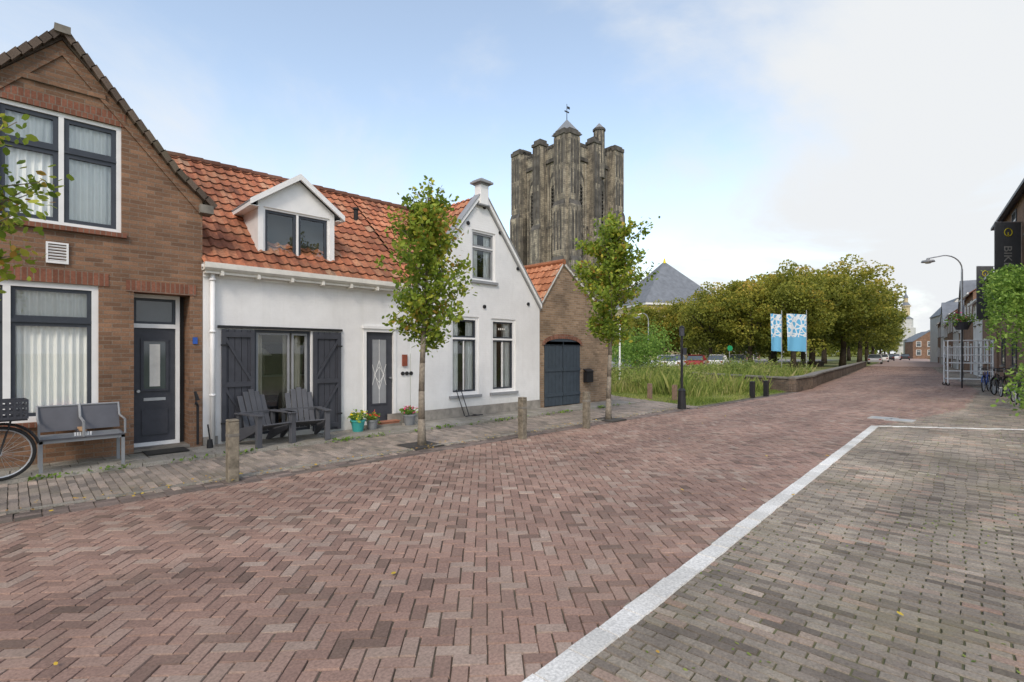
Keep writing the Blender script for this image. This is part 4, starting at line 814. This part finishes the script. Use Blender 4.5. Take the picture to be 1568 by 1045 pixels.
b.cyl((0,0,23),(0,0,28),1.9,1.9,M_cream,8); b.cyl((0,0,28),(0,0,28.6),2.5,2.5,M_cream,8); b.cyl((0,0,28.6),(0,0,30.5),2.3,1.1,M_slate,8); b.cyl((0,0,30.5),(0,0,33),1.0,1.0,M_cream,8); b.cyl((0,0,33),(0,0,35),1.3,.5,M_slate,8); b.cyl((0,0,35),(0,0,40.5),.35,.05,M_slate,6); b.make('spire',SP)
# ------------------------------------------------------------------ flags
def flagmat():
    m,nt,p=base('flag_cloth',.7,.2); tc=nd(nt,'ShaderNodeTexCoord'); v=nd(nt,'ShaderNodeTexVoronoi',feature='DISTANCE_TO_EDGE'); v.inputs['Scale'].default_value=3.6; nt.links.new(tc.outputs['Object'],v.inputs['Vector'])
    r=ramp(nt,[(0.0,(.7,.75,.78)),(.11,(.7,.75,.78)),(.14,(.13,.42,.68)),(1,(.13,.42,.68))]); nt.links.new(v.outputs['Distance'],r.inputs[0])
    s=nd(nt,'ShaderNodeSeparateXYZ'); nt.links.new(tc.outputs['Object'],s.inputs[0]); mp=nd(nt,'ShaderNodeMath',operation='LESS_THAN'); nt.links.new(s.outputs[2],mp.inputs[0]); mp.inputs[1].default_value=2.75
    c=mix(nt,mp.outputs[0],r.outputs[0],(.16,.45,.68)); nt.links.new(c,p.inputs['Base Color']); return m
M_flag=flagmat()
for (b_,w,sg) in ((1197,.75,-1),(1235,1.35,-1)):
    x,y=ray(b_,35); F=empty('banner_flag',(x,y,0),CA-math.pi/2); b=MB(); b.cyl((0,0,0),(0,0,4.6),.035,.025,M_steel,8); n=10
    vs=[];
    for z in (4.3,3.4,2.5,1.75):
        for k in range(n+1): vs.append((sg*w*k/n,.08*math.sin(k*.9+z)*k/n,z+.06*k/n))
    b.add(vs,[(r*(n+1)+k,r*(n+1)+k+1,(r+1)*(n+1)+k+1,(r+1)*(n+1)+k) for r in range(3) for k in range(n)],M_flag); b.make('pole_cloth',F)
x,y=ray(949,24); b=MB(); b.cyl((x,y,0),(x,y,3.4),.045,.035,M_white,10); b.make('white_pole')
def lamp(b_,z,H,arm,nm='street_lamp'):
    x,y=ray(b_,z); b=MB(); b.cyl((x,y,0),(x,y,1.2),.1,.09,M_steel,12); b.cyl((x,y,1.2),(x,y,H-.8),.075,.05,M_steel,10)
    dx,dy=-s_,c_; pts=[]
    for k in range(9): t=k/8*math.pi*.62; pts.append((x+dx*arm*.55*(1-math.cos(t))*.9,y+dy*arm*.55*(1-math.cos(t))*.9,H-.8+.8*math.sin(t)))
    e=pts[-1]; pts.append((x+dx*arm,y+dy*arm,e[2]-.12)); b.tube(pts,.035,M_steel,8); q=pts[-1]
    b.cyl((q[0],q[1],q[2]+.02),(q[0],q[1],q[2]-.12),.06,.12,M_zinc,12); b.cyl((q[0],q[1],q[2]-.12),(q[0],q[1],q[2]-.22),.3,.34,M_zinc,16); b.cyl((q[0],q[1],q[2]-.22),(q[0],q[1],q[2]-.3),.22,.12,M_white,12); b.make(nm,smooth=False)
lamp(1473,30,7.4,2.0); lamp(993,48,5.4,1.1)
x,y=ray(1482,25.5); b=MB(); b.T=Matrix.Translation((x,y,0))@Matrix.Rotation(CA-math.pi/2-.5,4,'Z')
for X in (-.85,.85):
    for Yy in (-.35,.35): b.cyl((X,Yy,.12),(X,Yy,2.3),.03,.03,M_white,8); b.ring((X,Yy,.09),.06,.025,(0,1,0),M_rubber,12,5)
for z in (.35,.75,1.15,1.55,1.95,2.28):
    for Yy in (-.35,.35): b.cyl((-.85,Yy,z),(.85,Yy,z),.024,.024,M_white,6)
    for X in (-.85,.85): b.cyl((X,-.35,z),(X,.35,z),.02,.02,M_steel,6)
    if z in (.35,1.15): b.box(-.85,.85,-.33,.33,z+.02,z+.035,M_steel)
for X in (-.3,.3): b.cyl((X,-.35,.35),(X,-.35,2.28),.015,.015,M_steel,6)
b.make('rolling_rack')
x,y=ray(1473,24); P=empty('hanging_basket'); b=MB(); b.cyl((x,y,2.75),(x,y,3.1),.22,.36,M_anth,14); b.cyl((x,y,0),(x,y,2.75),.03,.03,M_black,8); b.make('basket',P)
leafmesh('plants',RS.normal(0,1,(260,3))*np.array([.24,.24,.14])+np.array([x,y,3.22]),.12,M_ivy,None,P); leafmesh('blooms',RS.normal(0,1,(30,3))*np.array([.22,.22,.12])+np.array([x,y,3.3]),.08,M_pink,None,P,asp=.9)
for (b_,z,a_,m_) in ((1502,22,.5,M_bluepaint),(1518,20.5,.3,M_black),(1528,19.5,.8,M_black),(1546,17.5,.4,M_anth),(1556,15.8,.7,M_black)):
    x,y=ray(b_,z); bicycle('bicycle',x-.4,y-.1,0,a_-.6,m_)
for (b_,z,zt,w,h) in ((1543,22.5,7.4,1.15,3.4),(1508,31,6.9,1.0,3.2)):
    x,y=ray(b_,z); B=empty('shop_banner',(x,y,0),CA-math.pi/2); b=MB(); b.box(-w/2,w/2,-.02,.02,zt-h,zt,M_banner); b.cyl((-w/2,0,zt+.03),(w/2+.9,0,zt+.03),.025,.025,M_steel,6); b.ring((0,-.03,zt-.42),.17,.018,(0,1,0),M_yellow,20,5)
    b.box(-.02,.02,-.035,-.022,zt-.54,zt-.42,M_yellow); b.make('cloth',B)
    cu=bpy.data.curves.new('lettering','FONT'); cu.body='BIKE'; cu.size=.5; cu.extrude=.003; cu.materials.append(M_conc); o=bpy.data.objects.new('lettering',cu); scene.collection.objects.link(o); o.parent=B; o.location=(-.18,-.03,zt-1.0); o.rotation_euler=(math.pi/2,math.pi/2,0)
C=[];R=[]
for k in range(120):
    x,y=ray(RS.uniform(1510,1640),RS.uniform(15.5,18)); zt=4.45-abs(RS.normal(0,.35)); n=100; ln_=RS.uniform(.4,2.4); f=RS.uniform(0,1,n)
    C.append(np.stack([x+RS.normal(0,.11,n)+.2*f,y+RS.normal(0,.11,n),zt-ln_*f],1)); R.append(RS.uniform(0,.7,n)+RS.uniform(-.1,.35))
V_=empty('climbing_vine'); leafmesh('leaves',np.concatenate(C),.10,M_ivy,np.concatenate(R),V_,asp=.45)
b=MB(); x,y=ray(1585,17); b.tube([(x,y,0),(x+.1,y,1.5),(x,y+.1,4.2)],[.09,.07,.05],M_bark,8); b.make('stem',V_,True)
C=[]
for k in range(16):
    x,y=ray(RS.uniform(1556,1620),RS.uniform(12.5,15)); C.append(RS.normal(0,1,(80,3))*np.array([.2,.2,.3])+np.array([x,y,.7+RS.uniform(-.2,.4)]))
leafmesh('planter_shrub',np.concatenate(C),.11,M_ivy,None,None,asp=.5)
x,y=ray(1117,52); b=MB(); b.cyl((x,y,0),(x,y,2.3),.04,.04,M_steel,8); b.cyl((x,y-.03,2.15),(x-.03,y-.07,2.15),.28,.28,M_green,20); b.make('traffic_sign')
def car(x,y,rz,m,s=1.0):
    K=empty('parked_car',(x,y,0),rz); K.scale=(s,s,s); b=MB(); W=.86
    prof=[(-2.05,.28),(-2.1,.6),(-2.0,.88),(-1.3,.95),(.9,.92),(1.75,.78),(2.05,.6),(2.1,.3)]
    b.prism([(x_,-W,z_) for x_,z_ in prof],(0,2*W,0),m); o=b.make('body',K,bevel=.07)
    b=MB(); cab=[(-1.85,.93),(-1.5,1.35),(-.9,1.45),(.05,1.43),(.45,1.28),(1.05,.9)]; i_=.16
    n=len(cab); vs=[(x_,-(W-.04-i_*(z_-.9)/.5),z_) for x_,z_ in cab]+[(x_,(W-.04-i_*(z_-.9)/.5),z_) for x_,z_ in cab]
    b.add(vs,[tuple(range(n)),tuple(reversed(range(n,2*n)))]+[(i,n+i,n+i+1,i+1) for i in range(n-1)],M_dglass); 
    b.box(-1.45,.1,-.66,.66,1.42,1.47,m)
    for q in (-.75,.0): 
        for sg in (-1,1): b.box(q-.04,q+.04,sg*.8-.05,sg*.8+.05,.9,1.4,m,Matrix.Rotation(sg*.3,3,'X'))
    b.make('cabin',K)
    b=MB()
    for X in (-1.3,1.3):
        for sg in (-1,1): b.cyl((X,sg*.68,.32),(X,sg*.89,.32),.32,.32,M_rubber,20); b.cyl((X,sg*.89,.32),(X,sg*.9,.32),.2,.2,M_steel,14)
    for sg in (-1,1): b.box(2.02,2.09,sg*.65-.18,sg*.65+.18,.58,.7,M_white); b.box(-2.11,-2.05,sg*.68-.12,sg*.68+.12,.62,.8,M_redpaint)
    b.make('wheels_lights',K)
for (b_,z,a_,m) in ((950,48,.4,M_silver),(975,54,.2,M_bcar),(1012,50,1.0,M_wcar),(1035,58,.6,M_silver),(1068,54,.3,M_redpaint),(1100,56,.25,M_wcar),(1130,60,.3,M_silver),(1340,78,.14,M_silver),(1352,95,.14,M_wcar),(1362,110,.14,M_bcar),(1372,125,.14,M_wcar),(1386,120,.14,M_bcar)):
    x,y=ray(b_,z); car(x,y,a_,m)
# ------------------------------------------------------------------ world, sun, camera
w=bpy.data.worlds.new('World'); scene.world=w; w.use_nodes=True; nt=w.node_tree; nt.nodes.clear()
o=nd(nt,'ShaderNodeOutputWorld'); bg=nd(nt,'ShaderNodeBackground'); bg.inputs[1].default_value=.15; sky=nd(nt,'ShaderNodeTexSky',sky_type='NISHITA'); sky.sun_disc=False
sky.sun_elevation=math.radians(42); sky.sun_rotation=math.radians(234); sky.air_density=1.0; sky.dust_density=1.2; sky.ozone_density=1.2
tc=nd(nt,'ShaderNodeTexCoord'); sp=nd(nt,'ShaderNodeSeparateXYZ'); nt.links.new(tc.outputs['Generated'],sp.inputs[0])
mx=nd(nt,'ShaderNodeMath',operation='MAXIMUM'); mx.inputs[1].default_value=0; nt.links.new(sp.outputs[2],mx.inputs[0]); ad=nd(nt,'ShaderNodeMath',operation='ADD'); ad.inputs[1].default_value=.22; nt.links.new(mx.outputs[0],ad.inputs[0])
dx=nd(nt,'ShaderNodeMath',operation='DIVIDE'); dy=nd(nt,'ShaderNodeMath',operation='DIVIDE'); nt.links.new(sp.outputs[0],dx.inputs[0]); nt.links.new(sp.outputs[1],dy.inputs[0]); nt.links.new(ad.outputs[0],dx.inputs[1]); nt.links.new(ad.outputs[0],dy.inputs[1])
cb=nd(nt,'ShaderNodeCombineXYZ'); nt.links.new(dx.outputs[0],cb.inputs[0]); nt.links.new(dy.outputs[0],cb.inputs[1]); cb.inputs[2].default_value=3.7
n=noise(nt,.75,10,cb.outputs[0],.56); n.inputs['Distortion'].default_value=.45
hz=nd(nt,'ShaderNodeMapRange'); hz.inputs['From Min'].default_value=0; hz.inputs['From Max'].default_value=.55; hz.inputs['To Min'].default_value=.15; hz.inputs['To Max'].default_value=-.085; nt.links.new(sp.outputs[2],hz.inputs[0])
sm=nd(nt,'ShaderNodeMath',operation='ADD'); nt.links.new(n.outputs[0],sm.inputs[0]); nt.links.new(hz.outputs[0],sm.inputs[1])
r=ramp(nt,[(.41,(.13,)*3),(.63,(1,1,1))],'EASE'); nt.links.new(sm.outputs[0],r.inputs[0])
blue=mix(nt,1.0,sky.outputs[0],(2.45,2.2,1.9),'MULTIPLY')
cc=mix(nt,r.outputs[0],blue,(5.75,5.9,6.05)); nt.links.new(cc,bg.inputs[0]); nt.links.new(bg.outputs[0],o.inputs[0])
sd=bpy.data.lights.new('sun','SUN'); sd.energy=1.5; sd.angle=math.radians(12); sd.color=(1,.93,.83); so=bpy.data.objects.new('sun',sd); scene.collection.objects.link(so)
el=math.radians(42); az=Vector((math.sin(math.radians(234)),math.cos(math.radians(234)),0)); dv=Vector((az.x*math.cos(el),az.y*math.cos(el),math.sin(el))); so.rotation_euler=dv.to_track_quat('Z','Y').to_euler()
cd=bpy.data.cameras.new('camera'); cd.sensor_width=36; cd.lens=36*FP/1568; cd.shift_y=18.5/1568; cd.clip_start=.05; cd.clip_end=3000
co=bpy.data.objects.new('camera',cd); scene.collection.objects.link(co); co.location=(0,-10,EYE); co.rotation_euler=(math.pi/2,0,CA-math.pi/2); scene.camera=co
